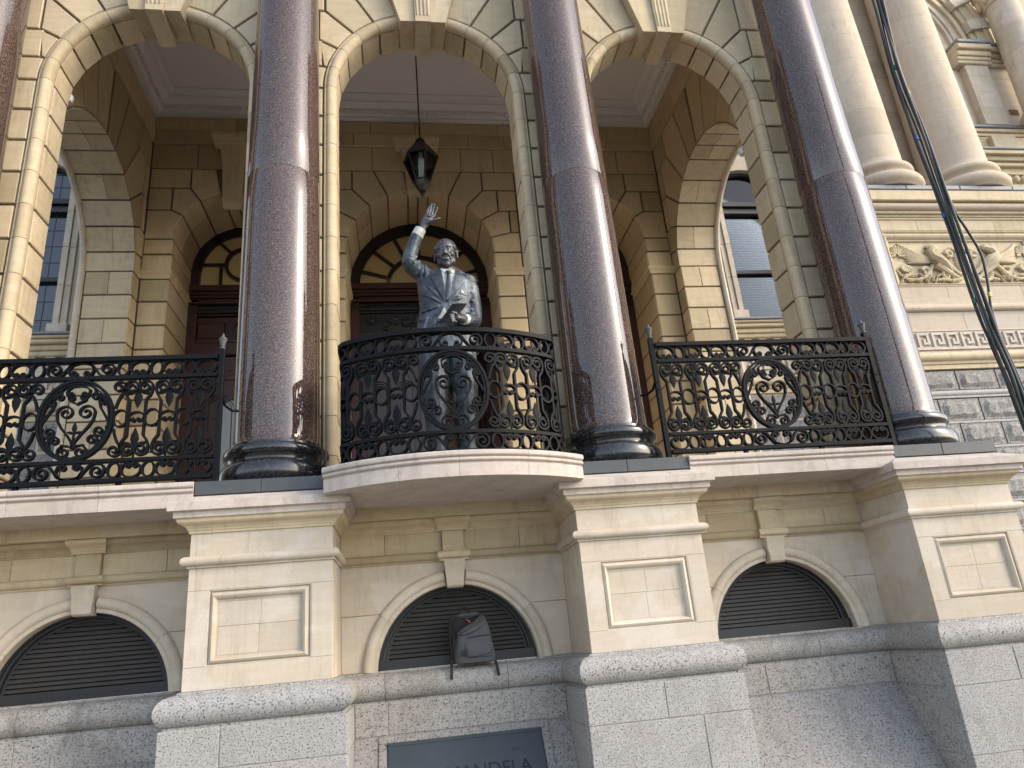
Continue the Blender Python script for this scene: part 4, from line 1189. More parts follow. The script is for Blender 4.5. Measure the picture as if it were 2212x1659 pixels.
for r0, r1, d, mt in ((2.05, 2.13, .05, 'pale_stone'), (2.132, 2.21, .09, 'pale_stone'), (2.212, 2.34, .06, 'cream_stone'), (2.342, 2.45, .12, 'cream_stone'), (2.53, 2.66, .15, 'cream_stone'), (2.662, 2.86, .19, 'cream_stone'), (2.862, 3.0, .24, 'cream_stone')):
    U.piece('archivolt', ring2(f5, AC, AZ, r0, r1, 0, 100, -.1, d, 28), mt)
for a in (9, 25, 41, 57):
    r0, r1 = 2.50, 3.06
    U.piece('arch_block', MB().block([(AC+r*math.cos(math.radians(b)), AZ+r*math.sin(math.radians(b))) for r, b in ((r0, a), (r1, a), (r1, a+6), (r0, a+6))], -.1, .28, .008, f5), 'pale_stone')
U.piece('dark_opening', MB().box(10.2, 12.5, Y5+.0, Y5+.015, 11.5, 13.7), 'margin_stone')
vt = thing('air_vent', 'small terracotta air vent in the pale wall at the top right', 'vent', (13.5, 4.9, 11.9))
V_ = Part(vt)
vp_ = V_.piece('plate', MB().block(rect(13.38, 13.62, 11.83, 11.98), .05, .095, .004, f5), 'terracotta')
for i in range(4):
    for j in range(2): V_.piece('hole_shade', MB().block(rect(13.405+.055*i, 13.44+.055*i, 11.85+.065*j, 11.895+.065*j), .09, .097, 0, f5), 'interior_shade', vp_)  # flat dark blocks, shade of the vent openings put in as colour
fc = thing('slender_column', 'slender pale stone column with carved capital at the top right corner', 'column', (FCX, 4.45, 11.5))
C = Part(fc)
for z0, z1 in ((11.5, 12.3), (12.303, 13.1), (13.103, 13.9), (13.903, 14.55)):
    C.piece('drum', MB().lathe([(.36-.012*(z0-11.5), z0), (.36-.012*(z1-11.5), z1)], FCX, 4.45, 40), 'pale_stone')
cap_ = C.piece('capital', MB().lathe([(.33, 14.552), (.36, 14.57), (.35, 14.62), (.37, 14.75), (.46, 14.98), (.5, 15.05), (.5, 15.12)], FCX, 4.45, 40), 'cream_stone')
for k in range(10):
    a = 2*pi*k/10
    C.piece('capital_leaf', MB().sphere((FCX+.40*math.cos(a), 4.45+.40*math.sin(a), 14.78), (.07, .07, .16), None, 8, 6), 'cream_stone', cap_)
C.piece('base', MB().lathe([(.38, 11.6), (.44, 11.57), (.44, 11.52), (.48, 11.5)], FCX, 4.45, 40), 'pale_stone')
# ================================================================== wrought-iron railings
def strip(path, fn, t=.0125, D=.026, taper=None):
    t *= 1.28; D *= 1.7
    """flat bar bent along path (u,v), standing D deep"""
    n = len(path)
    rings = []
    for i in range(n):
        a = path[max(0, i-1)]; b = path[min(n-1, i+1)]
        tx, tz = b[0]-a[0], b[1]-a[1]
        L = math.hypot(tx, tz) or 1
        nx, nz = -tz/L, tx/L
        u, v = path[i]
        h = t/2*(taper[i] if taper else 1)
        rings.append([fn(u+nx*h, v+nz*h, D/2), fn(u-nx*h, v-nz*h, D/2), fn(u-nx*h, v-nz*h, -D/2), fn(u+nx*h, v+nz*h, -D/2)])
    return MB().loft(rings, smooth=False)
def spiral(c, r0, r1, a0, a1, n=18):
    return [(c[0]+(r0+(r1-r0)*i/n)*math.cos(math.radians(a0+(a1-a0)*i/n)), c[1]+(r0+(r1-r0)*i/n)*math.sin(math.radians(a0+(a1-a0)*i/n))) for i in range(n+1)]
def ellipse(c, a, b, a0=0, a1=360, n=26):
    return [(c[0]+a*math.cos(math.radians(a0+(a1-a0)*i/n)), c[1]+b*math.sin(math.radians(a0+(a1-a0)*i/n))) for i in range(n+1)]
def cscroll(c, w, h, flip=1):
    """arch whose two ends curl in (open side down when flip=1)"""
    half = ellipse((0, 0), w/2, h/2, 90, -66, 14) + spiral((w*.19, -h*.29), h*.185, h*.045, -92, -92-440, 18)
    pts = [(-x, y) for x, y in reversed(half)] + half[1:]
    return [(c[0]+x, c[1]+y*flip) for x, y in pts]
LEAF = [(0, 0), (.013, .018), (.021, .042), (.016, .068), (.004, .095), (0, .103), (-.004, .095), (-.016, .068), (-.021, .042), (-.013, .018)]
def leaf_mb(c, ang, sc, fn, t=.006):
    ca, sa = math.cos(ang), math.sin(ang)
    pl = [(c[0]+sc*(x*ca-y*sa), c[1]+sc*(x*sa+y*ca)) for x, y in LEAF]
    m = MB()
    mid = [fn(c[0]+(u-c[0])*.5+(-sa*sc*.03), c[1]+(v-c[1])*.5+(ca*sc*.03), t*1.2) for u, v in pl]
    return m.loft([[fn(u, v, -t/2) for u, v in pl], [fn(u, v, t/2) for u, v in pl], mid], smooth=False)
def railing(root, fn, half, zc, ext=0):
    """one rail built in (u, v): v measured from the middle of the lattice"""
    P = Part(root)
    ir = 'iron'
    def add(name, path, t=.0125, D=.026, m=None): P.piece(name, strip(path, fn, t, D), ir)
    E_ = half+ext
    n = max(2, int(E_*2/.06))
    us = [-E_+2*E_*i/n for i in range(n+1)]
    zt, z2, z3, z4 = .527, .3625, -.3595, -.524
    for nm, z, t, D in (('top_rail', zt, .030, .050), ('rail', z2, .024, .034), ('rail', z3, .022, .034), ('bottom_rail', z4, .026, .040)):
        P.piece(nm, strip([(u, zc+z) for u in us], fn, t, D), ir)
    # top and bottom bands
    for zb, fl, hh in ((.4430, 1, .139), (-.4410, -1, .140)):
        z = zc+zb
        for s in (-1, 1):
            pth = [(u*s, z+v*fl) for u, v in spiral((.205, .0), .066, .012, -85, -85+560, 30)]
            add('scroll', [(s*.0, z+.064*fl), (s*.04, z+.062*fl), (s*.085, z+.040*fl), (s*.115, z-.005*fl), (s*.15, z-.050*fl), (s*.185, z-.066*fl)] + pth[1:])
            add('scroll', [(s*u, z+v*fl) for u, v in [(.02, .064), (.075, .045), (.10, .0), (.085, -.045)]+spiral((.052, -.036), .030, .008, -20, -20-420, 14)])
            x = .285
            k = 0
            while x < E_-.03:
                if k % 2 == 0:
                    w = .10
                    add('oval_ring', ellipse((s*(x+w/2), z), w/2-.004, hh/2-.006), .011)
                else:
                    w = .155 if x+.27 < E_ else max(.13, min(.2, E_-x-.01))
                    add('c_scroll', cscroll((s*(x+w/2), z), w-.006, hh-.012, fl), .012)
                x += w+.004; k += 1
    # lyre bars in pairs
    pairs = [.47, .717, .967]
    p = 1.22
    while p+.1 < E_: pairs.append(p); p += .25
    for s in (-1, 1):
        for p in pairs:
            for q in (-1, 1):
                up_ = [(q*.064, 0), (q*.064, .150), (q*.066, .158), (q*.092, .196), (q*.104, .225), (q*.110, .255)] + [(q*u, v) for u, v in spiral((.052, .274), .060, .013, 5, 5+545, 30)][1:]
                dn = [(x, -v*.98) for x, v in up_]
                pts = list(reversed(dn)) + up_[1:]
                add('lyre_bar', [(s*p+x, zc+v) for x, v in pts], .0135, .022)
                for v in (.004,): P.piece('collar', MB().block(rect(s*p+q*.064-.012, s*p+q*.064+.012, zc+v-.012, zc+v+.012), -.017, .017, .003, fn), ir)
            add('c_scroll', [(s*p+x, zc+v+.008) for x, v in cscroll((0, 0), .122, .085)], .0105, .024)
            for fl in (1, -1):
                c = (s*p, zc+fl*.262)
                stem = P.piece('leaf_stem', strip([(s*p, zc+fl*.34), (s*p, zc+fl*.25)], fn, .010, .012), ir)
                for a, sc in ((0, 1.65), (1.15, 1.15), (-1.15, 1.15)):
                    P.piece('leaf', leaf_mb((c[0], c[1]-fl*.01), (pi if fl > 0 else 0)+a, sc, fn), ir, stem)
        prev = .405
        gaps = [.594, .842] + [1.0935+.25*i for i in range(len(pairs)-3)]
        for g in gaps:
            add('oval_ring', ellipse((s*g, zc), .060, .072), .011, .024)
        add('oval_ring', ellipse((s*.345, zc), .056, .072), .011, .024)
        # single bar beside the oval
        up_ = [(.30, .09), (.315, .15), (.335, .20)] + [(u, v) for u, v in spiral((.318, .275), .060, .012, -60, -60-0+560, 30)]
        for fl in (1, -1):
            add('scroll', [(s*u, zc+fl*v) for u, v in up_], .0125, .022)
    # central double oval with heart and scrolls
    P.piece('oval_frame', strip(ellipse((0, zc), .283, .343, n=44), fn, .018, .032), ir)
    P.piece('oval_frame', strip(ellipse((0, zc-.004), .258, .322, n=44), fn, .010, .026), ir)
    for s in (-1, 1):
        for pth in ([(0, -.235), (.012, -.19), (.05, -.13), (.105, -.06), (.137, .0), (.145, .055)]+spiral((.078, .062), .067, .012, 8, 520, 30),
                    [(0, -.245), (.03, -.222), (.085, -.215)]+spiral((.062, -.272), .050, .010, 65, -420, 26),
                    [(.02, -.318), (.12, -.30), (.175, -.235), (.185, -.19)]+spiral((.142, -.175), .043, .010, 0, 480, 24),
                    [(.245, -.06), (.248, -.11), (.215, -.145)]+spiral((.190, -.10), .042, .010, -80, -80-470, 22),
                    [(.252, -.02), (.215, .05), (.185, .10), (.170, .155)]+spiral((.205, .15), .036, .009, 180, -290, 22),
                    [(.235, .12), (.19, .165), (.17, .21)]+spiral((.138, .20), .034, .009, 20, 470, 20),
                    [(0, .300), (.05, .293), (.088, .262), (.086, .225)]+spiral((.055, .222), .030, .008, 0, -440, 20),
                    [(.0, .135), (.02, .15), (.055, .165)]+spiral((.042, .190), .027, .007, -60, 380, 18),
                    [(.12, .275), (.135, .25), (.13, .235)]):
            add('oval_scroll', [(s*u, zc+v) for u, v in pth], .0115, .022)
    stem = P.piece('leaf_stem', strip([(0, zc-.245), (0, zc-.10)], fn, .011, .014), ir)
    for a, sc in ((0, 1.0), (1.3, .62), (-1.3, .62)): P.piece('leaf', leaf_mb((0, zc-.115), a, sc, fn), ir, stem)
    return P
def rail_post(P, x, y, z0=3.06, z1=4.25):
    po = P.piece('post', MB().block(rect(x-.023, x+.023, z0, z1), -.046, 0, .003, lambda u, v, d: (u, y-.023-d, v)), 'iron')
    P.piece('finial', MB().lathe([(.012, z1), (.024, z1+.004), (.024, z1+.012), (.014, z1+.018), (.018, z1+.03), (.028, z1+.075), (.033, z1+.09), (.036, z1+.094), (.036, z1+.10), (.026, z1+.112), (.012, z1+.12), (.009, z1+.13), (.012, z1+.138), (.004, z1+.152)], x, y, 16), 'verdigris', po)
    for zz in (3.72, 3.80): P.piece('bolt', MB().sphere((x, y-.024, zz), (.010, .007, .010), None, 10, 6), 'iron', po)
ZM = 3.648
YRL = -.45
for sx, l in ((-1, 'black wrought-iron balcony railing with scrollwork at the left, cut by the edge'), (1, 'straight black wrought-iron balcony railing with scrollwork on the right')):
    xc = sx*3.08
    t = thing('railing', l, 'railing', (xc, YRL, 3.06), 'iron balcony railings')
    P = railing(t, (lambda xc: lambda u, v, d: (xc+u, YRL-d, v))(xc), 1.095, ZM)
    for x in (xc-1.125, xc+1.125): rail_post(P, x, YRL)
    for u in (-.38, .38): P.piece('foot', MB().box(xc+u-.018, xc+u+.018, YRL-.018, YRL+.018, 3.057, 3.115), 'iron')
    for s in (-1, 1):
        x = xc+s*1.125
        hook = [(x+s*.02, YRL+.01, 3.80), (x+s*.03, YRL+.06, 3.75), (x+s*.07, YRL+.12, 3.725), (x+s*.12, YRL+.16, 3.73)]
        P.piece('wall_hook', MB().tube(hook, .012, 8), 'iron')
# curved rail: heading table along the path
LT = []
def curve_table():
    R, th0 = 1.65, 31.0
    La = math.radians(th0)*R
    s = 0; x = 0; y = .65-R; ds = .002
    while s < 1.75:
        if s < La: th = math.degrees(s/R)
        elif s < La+.13: th = th0+(90-th0)*(s-La)/.13
        else: th = 90
        LT.append((x, y, math.radians(th)))
        x += math.cos(math.radians(th))*ds; y += math.sin(math.radians(th))*ds; s += ds
curve_table()
def fcurve(u, v, d):
    a = abs(u); i = min(int(a/.002), len(LT)-1)
    x, y, th = LT[i]
    nx, ny = math.sin(th), -math.cos(th)
    X, Y = x+nx*d, y+ny*d
    return (X if u >= 0 else -X, Y, v)
t = thing('railing', 'bowed black wrought-iron balcony railing in front of the statue', 'railing', (0, -.6, 3.05), 'iron balcony railings')
P = railing(t, fcurve, 1.095, ZM-.045, ext=.50)
for s in (-1, 1):
    x, y, _ = LT[int(1.59/.002)]
    P.piece('post', MB().block(rect(s*x-.018, s*x+.018, 3.055, 4.15), -.036, 0, .003, lambda u, v, d: (u, y+.018-d-.036, v)), 'iron')
for u in (-.9, -.3, .02, .5, 1.0):
    a, b, c = fcurve(u, 3.1, 0)
    P.piece('foot', MB().box(a-.016, a+.016, b-.016, b+.016, 3.055, 3.09), 'iron')
# ================================================================== bronze statue
from mathutils.bvhtree import BVHTree
st = thing('statue', 'bronze statue of a man in a suit waving one raised hand, on the bowed balcony', 'statue', (.03, -.36, 3.057))
def limb(mb, pts, n=14):
    """pts: (x, y, z, rx, ry): rings perpendicular to the path, ellipse rx (sideways) by ry (front-back)"""
    P3 = [Vector(p[:3]) for p in pts]
    rings = []
    for i, p in enumerate(P3):
        t = (P3[min(i+1, len(P3)-1)]-P3[max(0, i-1)]).normalized()
        ref = Vector((0, 1, 0))
        if abs(t.dot(ref)) > .85: ref = Vector((0, 0, 1))
        a = t.cross(ref).normalized(); b = a.cross(t).normalized()
        rx, ry = pts[i][3], pts[i][4]
        rings.append([p + a*rx*math.cos(2*pi*k/n) + b*ry*math.sin(2*pi*k/n) for k in range(n)])
    e0 = [P3[0]+(v-P3[0])*.5-(P3[1]-P3[0]).normalized()*min(pts[0][3], pts[0][4])*.45 for v in rings[0]]
    e1 = [P3[-1]+(v-P3[-1])*.5+(P3[-1]-P3[-2]).normalized()*min(pts[-1][3], pts[-1][4])*.45 for v in rings[-1]]
    mb.loft([e0]+rings+[e1])
B = MB()
# trousers and shoes
for s, x in ((-1, -.115), (1, .145)):
    limb(B, [(x*.9, -.36, 4.22, .15, .155), (x, -.37, 4.0, .140, .145), (x*1.0, -.375, 3.75, .122, .128), (x*.98, -.38, 3.5, .108, .115), (x*.97, -.365, 3.3, .098, .105), (x*.97, -.365, 3.12, .098, .112)])
    B.sphere((x, -.44, 3.095), (.062, .155, .042), None, 14, 8)
    # soft creases in the cloth of the legs
    for z in (3.16, 3.21, 3.56, 3.63):
        limb(B, [(x-.085, -.43, z+.02, .010, .012), (x, -.478+.012*(z > 3.4), z, .012, .016), (x+.08, -.43, z+.03, .010, .012)], 8)
# jacket trunk
limb(B, [(.02, -.355, 4.19, .292, .185), (.02, -.36, 4.35, .288, .185), (.022, -.36, 4.50, .268, .175), (.025, -.365, 4.66, .245, .168), (.028, -.37, 4.80, .262, .172), (.032, -.37, 4.91, .270, .165), (.040, -.365, 4.985, .215, .13), (.048, -.37, 5.03, .105, .095)], 26)
B.sphere((-.12, -.355, 4.965), (.13, .11, .095), None, 16, 10)
B.sphere((.228, -.355, 4.925), (.112, .11, .088), None, 16, 10)
limb(B, [(.06, -.36, 5.0, .12, .09), (.15, -.36, 4.965, .10, .085), (.22, -.355, 4.92, .085, .085)])
# chest under the lapels
B.sphere((-.06, -.44, 4.83), (.12, .085, .12), None, 14, 10)
B.sphere((.12, -.44, 4.83), (.12, .085, .12), None, 14, 10)
# raised arm in its sleeve
limb(B, [(-.10, -.355, 4.955, .10, .10), (-.17, -.365, 5.01, .098, .098), (-.23, -.38, 5.055, .088, .09), (-.285, -.39, 5.095, .082, .085), (-.303, -.40, 5.14, .074, .08), (-.292, -.405, 5.20, .072, .075), (-.262, -.415, 5.29, .066, .069), (-.232, -.425, 5.37, .062, .064), (-.218, -.43, 5.41, .060, .061)])
for p in ([(-.36, -.44, 5.10), (-.30, -.475, 5.135), (-.235, -.455, 5.15)], [(-.345, -.44, 5.16), (-.29, -.478, 5.165), (-.225, -.45, 5.165)], [(-.33, -.44, 5.065), (-.26, -.472, 5.09), (-.20, -.45, 5.12)],
          [(-.20, -.45, 4.89), (-.19, -.475, 4.98), (-.17, -.46, 5.07)], [(-.16, -.475, 4.88), (-.145, -.49, 4.97), (-.15, -.47, 5.06)], [(-.245, -.45, 4.97), (-.225, -.468, 5.03), (-.205, -.45, 5.10)]):
    limb(B, [(q[0], q[1]+.005, q[2], r*1.3, r*.85) for q, r in zip(p, (.010, .017, .010))], 10)
# wrist and raised open hand, palm to the front
limb(B, [(-.205, -.432, 5.40, .040, .036), (-.178, -.436, 5.455, .034, .030), (-.158, -.44, 5.495, .036, .029), (-.140, -.445, 5.53, .045, .028), (-.112, -.45, 5.575, .052, .025), (-.090, -.455, 5.615, .050, .022)])
for p, r in (([(-.120, -.455, 5.60), (-.111, -.462, 5.650), (-.099, -.468, 5.686), (-.089, -.476, 5.712)], .0118), ([(-.099, -.456, 5.61), (-.083, -.464, 5.665), (-.071, -.470, 5.709), (-.062, -.478, 5.738)], .0122),
             ([(-.075, -.457, 5.606), (-.056, -.464, 5.66), (-.043, -.470, 5.703), (-.034, -.478, 5.732)], .0122), ([(-.053, -.457, 5.595), (-.030, -.464, 5.642), (-.017, -.470, 5.678), (-.009, -.477, 5.702)], .0112),
             ([(-.125, -.462, 5.525), (-.085, -.475, 5.540), (-.040, -.480, 5.556), (-.010, -.480, 5.566), (.012, -.478, 5.576)], .0155)):
    limb(B, [q+(r*k, r*k) for q, k in zip(p, (1.1, 1.0, .92, .85, .75))], 10)
B.sphere((-.105, -.466, 5.548), (.030, .020, .026), None, 10, 8)
B.sphere((-.128, -.463, 5.572), (.018, .016, .036), None, 10, 8)
for z in (0, .018): limb(B, [(-.130+z*.6, -.474, 5.588+z, .005, .005), (-.10+z*.6, -.480, 5.598+z, .006, .006), (-.066+z*.6, -.476, 5.592+z, .005, .005)], 6)
# lowered arm and holding hand
limb(B, [(.225, -.355, 4.935, .088, .092), (.262, -.35, 4.85, .092, .096), (.278, -.35, 4.73, .085, .09), (.287, -.36, 4.60, .080, .085), (.280, -.385, 4.515, .080, .082), (.252, -.44, 4.475, .072, .072), (.215, -.51, 4.452, .063, .064), (.185, -.56, 4.438, .058, .058)])
for p in ([(.20, -.47, 4.58), (.25, -.455, 4.60), (.33, -.42, 4.57)], [(.20, -.49, 4.53), (.26, -.48, 4.545), (.335, -.42, 4.52)], [(.21, -.45, 4.70), (.27, -.45, 4.69), (.34, -.41, 4.67)], [(.20, -.44, 4.80), (.26, -.45, 4.79), (.33, -.41, 4.77)]):
    limb(B, [(q[0], q[1]+.006, q[2], r*1.3, r*.8) for q, r in zip(p, (.009, .016, .009))], 10)
limb(B, [(.185, -.56, 4.436, .036, .036), (.150, -.60, 4.425, .034, .036), (.115, -.625, 4.415, .034, .046), (.085, -.640, 4.408, .030, .046)])
for k, z in enumerate((4.440, 4.420, 4.400, 4.380)):
    r = .0135-.0008*k
    limb(B, [(.090, -.645, z, r, r), (.060, -.668, z-.003, r, r), (.036+.005*k, -.676, z-.007, r*.95, r*.95), (.022+.007*k, -.660, z-.010, r*.85, r*.85)], 10)
limb(B, [(.120, -.635, 4.442, .016, .016), (.085, -.665, 4.456, .015, .015), (.050, -.682, 4.458, .013, .013)], 10)
# drapery folds across the jacket
for p, r in (([(-.02, -.535, 4.66), (-.09, -.535, 4.75), (-.17, -.50, 4.85)], .012), ([(-.03, -.54, 4.63), (-.11, -.53, 4.69), (-.20, -.47, 4.76)], .011), ([(.04, -.54, 4.64), (.13, -.53, 4.68), (.21, -.48, 4.72)], .012), ([(.04, -.54, 4.62), (.12, -.53, 4.62), (.20, -.49, 4.60)], .011),
             ([(-.05, -.535, 4.60), (-.13, -.52, 4.58), (-.21, -.46, 4.57)], .011), ([(-.16, -.505, 4.50), (-.20, -.49, 4.38), (-.22, -.47, 4.26)], .013), ([(-.08, -.53, 4.52), (-.12, -.53, 4.42), (-.14, -.53, 4.30)], .011), ([(.05, -.54, 4.60), (.10, -.545, 4.55), (.16, -.52, 4.52)], .010)):
    limb(B, [(q[0], q[1]+.007, q[2], r*k*1.5, r*k*.85) for q, k in zip(p, (.5, 1.1, .4))], 10)
# neck and head, turned a little to one side and tipped down
limb(B, [(.052, -.375, 4.98, .078, .082), (.052, -.385, 5.05, .074, .078), (.05, -.40, 5.12, .076, .080)])
HC = Vector((.050, -.415, 5.205))
HR = Matrix.Rotation(math.radians(-9), 3, 'Z') @ Matrix.Rotation(math.radians(7), 3, 'X') @ Matrix.Rotation(math.radians(-3), 3, 'Y')
def hp(x, y, z): return HC + HR @ Vector((x, -y, z))
def hs_(c, r, a=0):
    B.sphere(hp(*c), r, HR @ Matrix.Rotation(a, 3, 'Y'), 16, 12)
def ht(pts, rr): limb(B, [tuple(hp(*p))+(r, r) for p, r in zip(pts, rr)], 8)
hs_((0, -.012, .045), (.103, .124, .118))
hs_((0, .028, -.035), (.090, .098, .120))
hs_((0, .045, -.100), (.072, .070, .060)); hs_((0, .088, -.138), (.036, .028, .026))
for s in (-1, 1):
    hs_((s*.050, .086, -.040), (.036, .032, .028)); hs_((s*.066, .030, -.095), (.024, .045, .04))
    hs_((s*.038, .104, .034), (.034, .013, .009), s*.15)
    hs_((s*.036, .100, .006), (.019, .015, .011))
    ht([(s*.016, .110, .010), (s*.036, .1165, .016), (s*.058, .100, .008)], (.004, .006, .004))
    ht([(s*.018, .112, -.004), (s*.038, .115, -.008), (s*.056, .102, -.001)], (.004, .005, .004))
    ht([(s*.022, .104, -.016), (s*.040, .112, -.022), (s*.058, .098, -.014)], (.004, .0065, .004))
    hs_((s*.021, .126, -.047), (.015, .014, .012))
    ht([(s*.027, .124, -.042), (s*.042, .114, -.066), (s*.050, .098, -.098)], (.005, .009, .005))
    hs_((s*.106, -.006, -.008), (.016, .030, .042)); hs_((s*.108, .002, -.044), (.012, .016, .018))
    ht([(s*.112, -.02, .026), (s*.120, -.012, .03), (s*.119, .012, .016)], (.007, .008, .006))
ht([(0, .104, .030), (0, .122, .004), (0, .140, -.034), (0, .140, -.046)], (.010, .012, .019, .015))
ht([(-.044, .102, -.074), (-.020, .119, -.082), (0, .122, -.085), (.020, .119, -.082), (.044, .102, -.074)], (.004, .006, .0065, .006, .004))
ht([(-.040, .102, -.082), (-.016, .120, -.098), (.016, .120, -.098), (.040, .102, -.082)], (.004, .009, .009, .004))
for z in (.066, .084): ht([(-.05, .095-(z-.06)*.5, z-.004), (0, .1115-(z-.06)*.5, z), (.05, .095-(z-.06)*.5, z-.004)], (.003, .0045, .003))
# close-cropped hair: cap set back from the forehead
hs_((0, -.036, .066), (.112, .118, .108)); hs_((0, -.06, .01), (.108, .09, .10))
for s in (-1, 1): hs_((s*.088, .020, .052), (.022, .045, .04))
raw = B.build('statue_raw', None)
md = raw.modifiers.new('r', 'REMESH'); md.mode = 'VOXEL'; md.voxel_size = .0046
ms = raw.modifiers.new('s', 'SMOOTH'); ms.factor = .5; ms.iterations = 1
dg = bpy.context.evaluated_depsgraph_get()
me = bpy.data.meshes.new_from_object(raw.evaluated_get(dg))
bpy.data.objects.remove(raw)
me.name = 'body'
me.materials.clear()
for m in ('suit_bronze', 'skin_bronze'): me.materials.append(MT[m])
co_ = np.empty(len(me.vertices)*3, np.float32); me.vertices.foreach_get('co', co_); co_ = co_.reshape(-1, 3)
bm = bmesh.new(); bm.from_mesh(me)
bvh = BVHTree.FromBMesh(bm)
ctr = np.array([f_.calc_center_median() for f_ in bm.faces])
bm.free()
d1 = np.array((.105, .0, .0)); 
skin = ((ctr[:, 2] > 5.022) & (np.hypot(ctr[:, 0]-.05, ctr[:, 1]+.40) < .175) & (ctr[:, 0] > -.095)) | ((ctr @ np.array((.45, 0, .893))) > (-.195*.45+5.435*.893)) & (ctr[:, 0] < .03) & (ctr[:, 2] > 5.40) | (np.linalg.norm(ctr-np.array((.085, -.64, 4.41)), axis=1) < .088)
skin &= ~((ctr[:, 2] > 5.0) & (ctr[:, 2] < 5.06) & (ctr[:, 1] > -.33))
me.polygons.foreach_set('material_index', skin.astype(np.int32))
me.polygons.foreach_set('use_smooth', np.ones(len(me.polygons), bool))
body = bpy.data.objects.new('body', me); COL.objects.link(body); keep(body, st)
SP_ = Part(st)
def surf(x, z, y0=-2.0):
    h = bvh.ray_cast(Vector((x, y0, z)), Vector((0, 1, 0)))
    return h[0].y if h[0] else -.45
def patch(name, left, right, off, thick, mat, m=6, n=14, round_=0.0):
    """cloth laid on the body between two (x,z) polylines"""
    def samp(pl, t):
        L = [0]
        for a, b in zip(pl[:-1], pl[1:]): L.append(L[-1]+math.dist(a, b))
        d = t*L[-1]
        for i in range(len(pl)-1):
            if d <= L[i+1] or i == len(pl)-2:
                q = (d-L[i])/((L[i+1]-L[i]) or 1)
                return (pl[i][0]+(pl[i+1][0]-pl[i][0])*q, pl[i][1]+(pl[i+1][1]-pl[i][1])*q)
    rows = []
    for i in range(n+1):
        l, r = samp(left, i/n), samp(right, i/n)
        fr, bk = [], []
        for j in range(m+1):
            t = j/m
            x, z = l[0]+(r[0]-l[0])*t, l[1]+(r[1]-l[1])*t
            y = surf(x, z)
            b = round_*math.sin(pi*t)
            fr.append((x, y-off-thick-b, z)); bk.append((x, y-off+.004, z))
        rows.append(fr+list(reversed(bk)))
    return SP_.piece(name, MB().loft(rows), mat)
patch('shirt', [(-.022, 5.012), (-.018, 4.98), (.004, 4.80), (.010, 4.655)], [(.125, 5.010), (.128, 4.97), (.085, 4.80), (.030, 4.655)], .003, .004, 'shirt_bronze', 8, 18)
patch('collar', [(-.034, 5.022), (-.020, 5.0), (.014, 4.955)], [(.012, 5.018), (.040, 4.985), (.036, 4.952)], .005, .008, 'shirt_bronze', 5, 8)
patch('collar', [(.092, 5.016), (.074, 4.985), (.084, 4.945)], [(.138, 5.022), (.132, 4.99), (.104, 4.938)], .005, .008, 'shirt_bronze', 5, 8)
patch('tie', [(.032, 4.965), (.040, 4.925)], [(.080, 4.965), (.070, 4.925)], .014, .014, 'tie_bronze', 5, 5, .008)
patch('tie', [(.041, 4.926), (.022, 4.80), (.012, 4.70), (.016, 4.65)], [(.069, 4.926), (.082, 4.80), (.060, 4.70), (.030, 4.65)], .010, .008, 'tie_bronze', 6, 14, .006)
patch('lapel', [(-.055, 5.03), (-.085, 4.955), (-.115, 4.905), (-.070, 4.80), (-.002, 4.652)], [(-.018, 5.03), (-.010, 4.97), (-.004, 4.90), (.008, 4.78), (.016, 4.645)], .004, .013, 'suit_bronze', 6, 20)
patch('lapel', [(.130, 5.025), (.122, 4.96), (.105, 4.88), (.070, 4.77), (.024, 4.645)], [(.165, 5.01), (.195, 4.93), (.215, 4.875), (.160, 4.79), (.034, 4.645)], .004, .013, 'suit_bronze', 6, 20)
patch('lapel_notch', [(-.112, 4.925), (-.10, 4.915)], [(-.030, 4.935), (-.030, 4.926)], .016, .003, 'tie_bronze', 5, 2)
patch('lapel_notch', [(.145, 4.905), (.150, 4.896)], [(.212, 4.887), (.212, 4.878)], .016, .003, 'tie_bronze', 5, 2)
patch('jacket_edge', [(.000, 4.66), (-.030, 4.585), (-.075, 4.50), (-.105, 4.42), (-.125, 4.30)], [(.018, 4.655), (-.012, 4.575), (-.058, 4.49), (-.088, 4.41), (-.108, 4.30)], .002, .009, 'suit_bronze', 3, 16)
patch('shirt', [(-.008, 4.575), (-.055, 4.49), (-.072, 4.468)], [(.004, 4.575), (.028, 4.50), (.032, 4.468)], .002, .004, 'shirt_bronze', 5, 8)
patch('belt', [(-.074, 4.466), (-.084, 4.436)], [(.034, 4.466), (.036, 4.436)], .003, .006, 'tie_bronze', 6, 3)
patch('pocket_square', [(.168, 4.765), (.160, 4.738)], [(.178, 4.762), (.200, 4.738)], .003, .007, 'shirt_bronze', 3, 3)
patch('pocket_flap', [(-.255, 4.525), (-.252, 4.490)], [(-.160, 4.515), (-.163, 4.480)], .001, .007, 'suit_bronze', 6, 3)
patch('breast_pocket', [(.150, 4.740), (.151, 4.728)], [(.215, 4.735), (.214, 4.722)], .001, .005, 'suit_bronze', 5, 2)
for x, z in ((.006, 4.645), (-.078, 4.512)):
    SP_.piece('button', MB().sphere((x, surf(x, z)-.010, z), (.011, .006, .011), None, 12, 8), 'tie_bronze')
def cuff(p0, p1, r0, r1):
    p0, p1 = Vector(p0), Vector(p1); t = (p1-p0).normalized(); a = t.orthogonal().normalized(); b = t.cross(a)
    rings = [[p + (a*math.cos(2*pi*k/20)+b*math.sin(2*pi*k/20))*r for k in range(20)] for p, r in ((p0, r0*.8), (p0, r0), (p1, r1), (p1, r1*.6))]
    SP_.piece('cuff', MB().loft(rings), 'shirt_bronze')
cuff((-.222, -.430, 5.395), (-.182, -.437, 5.472), .060, .056)
cuff((.196, -.548, 4.442), (.160, -.592, 4.428), .053, .050)
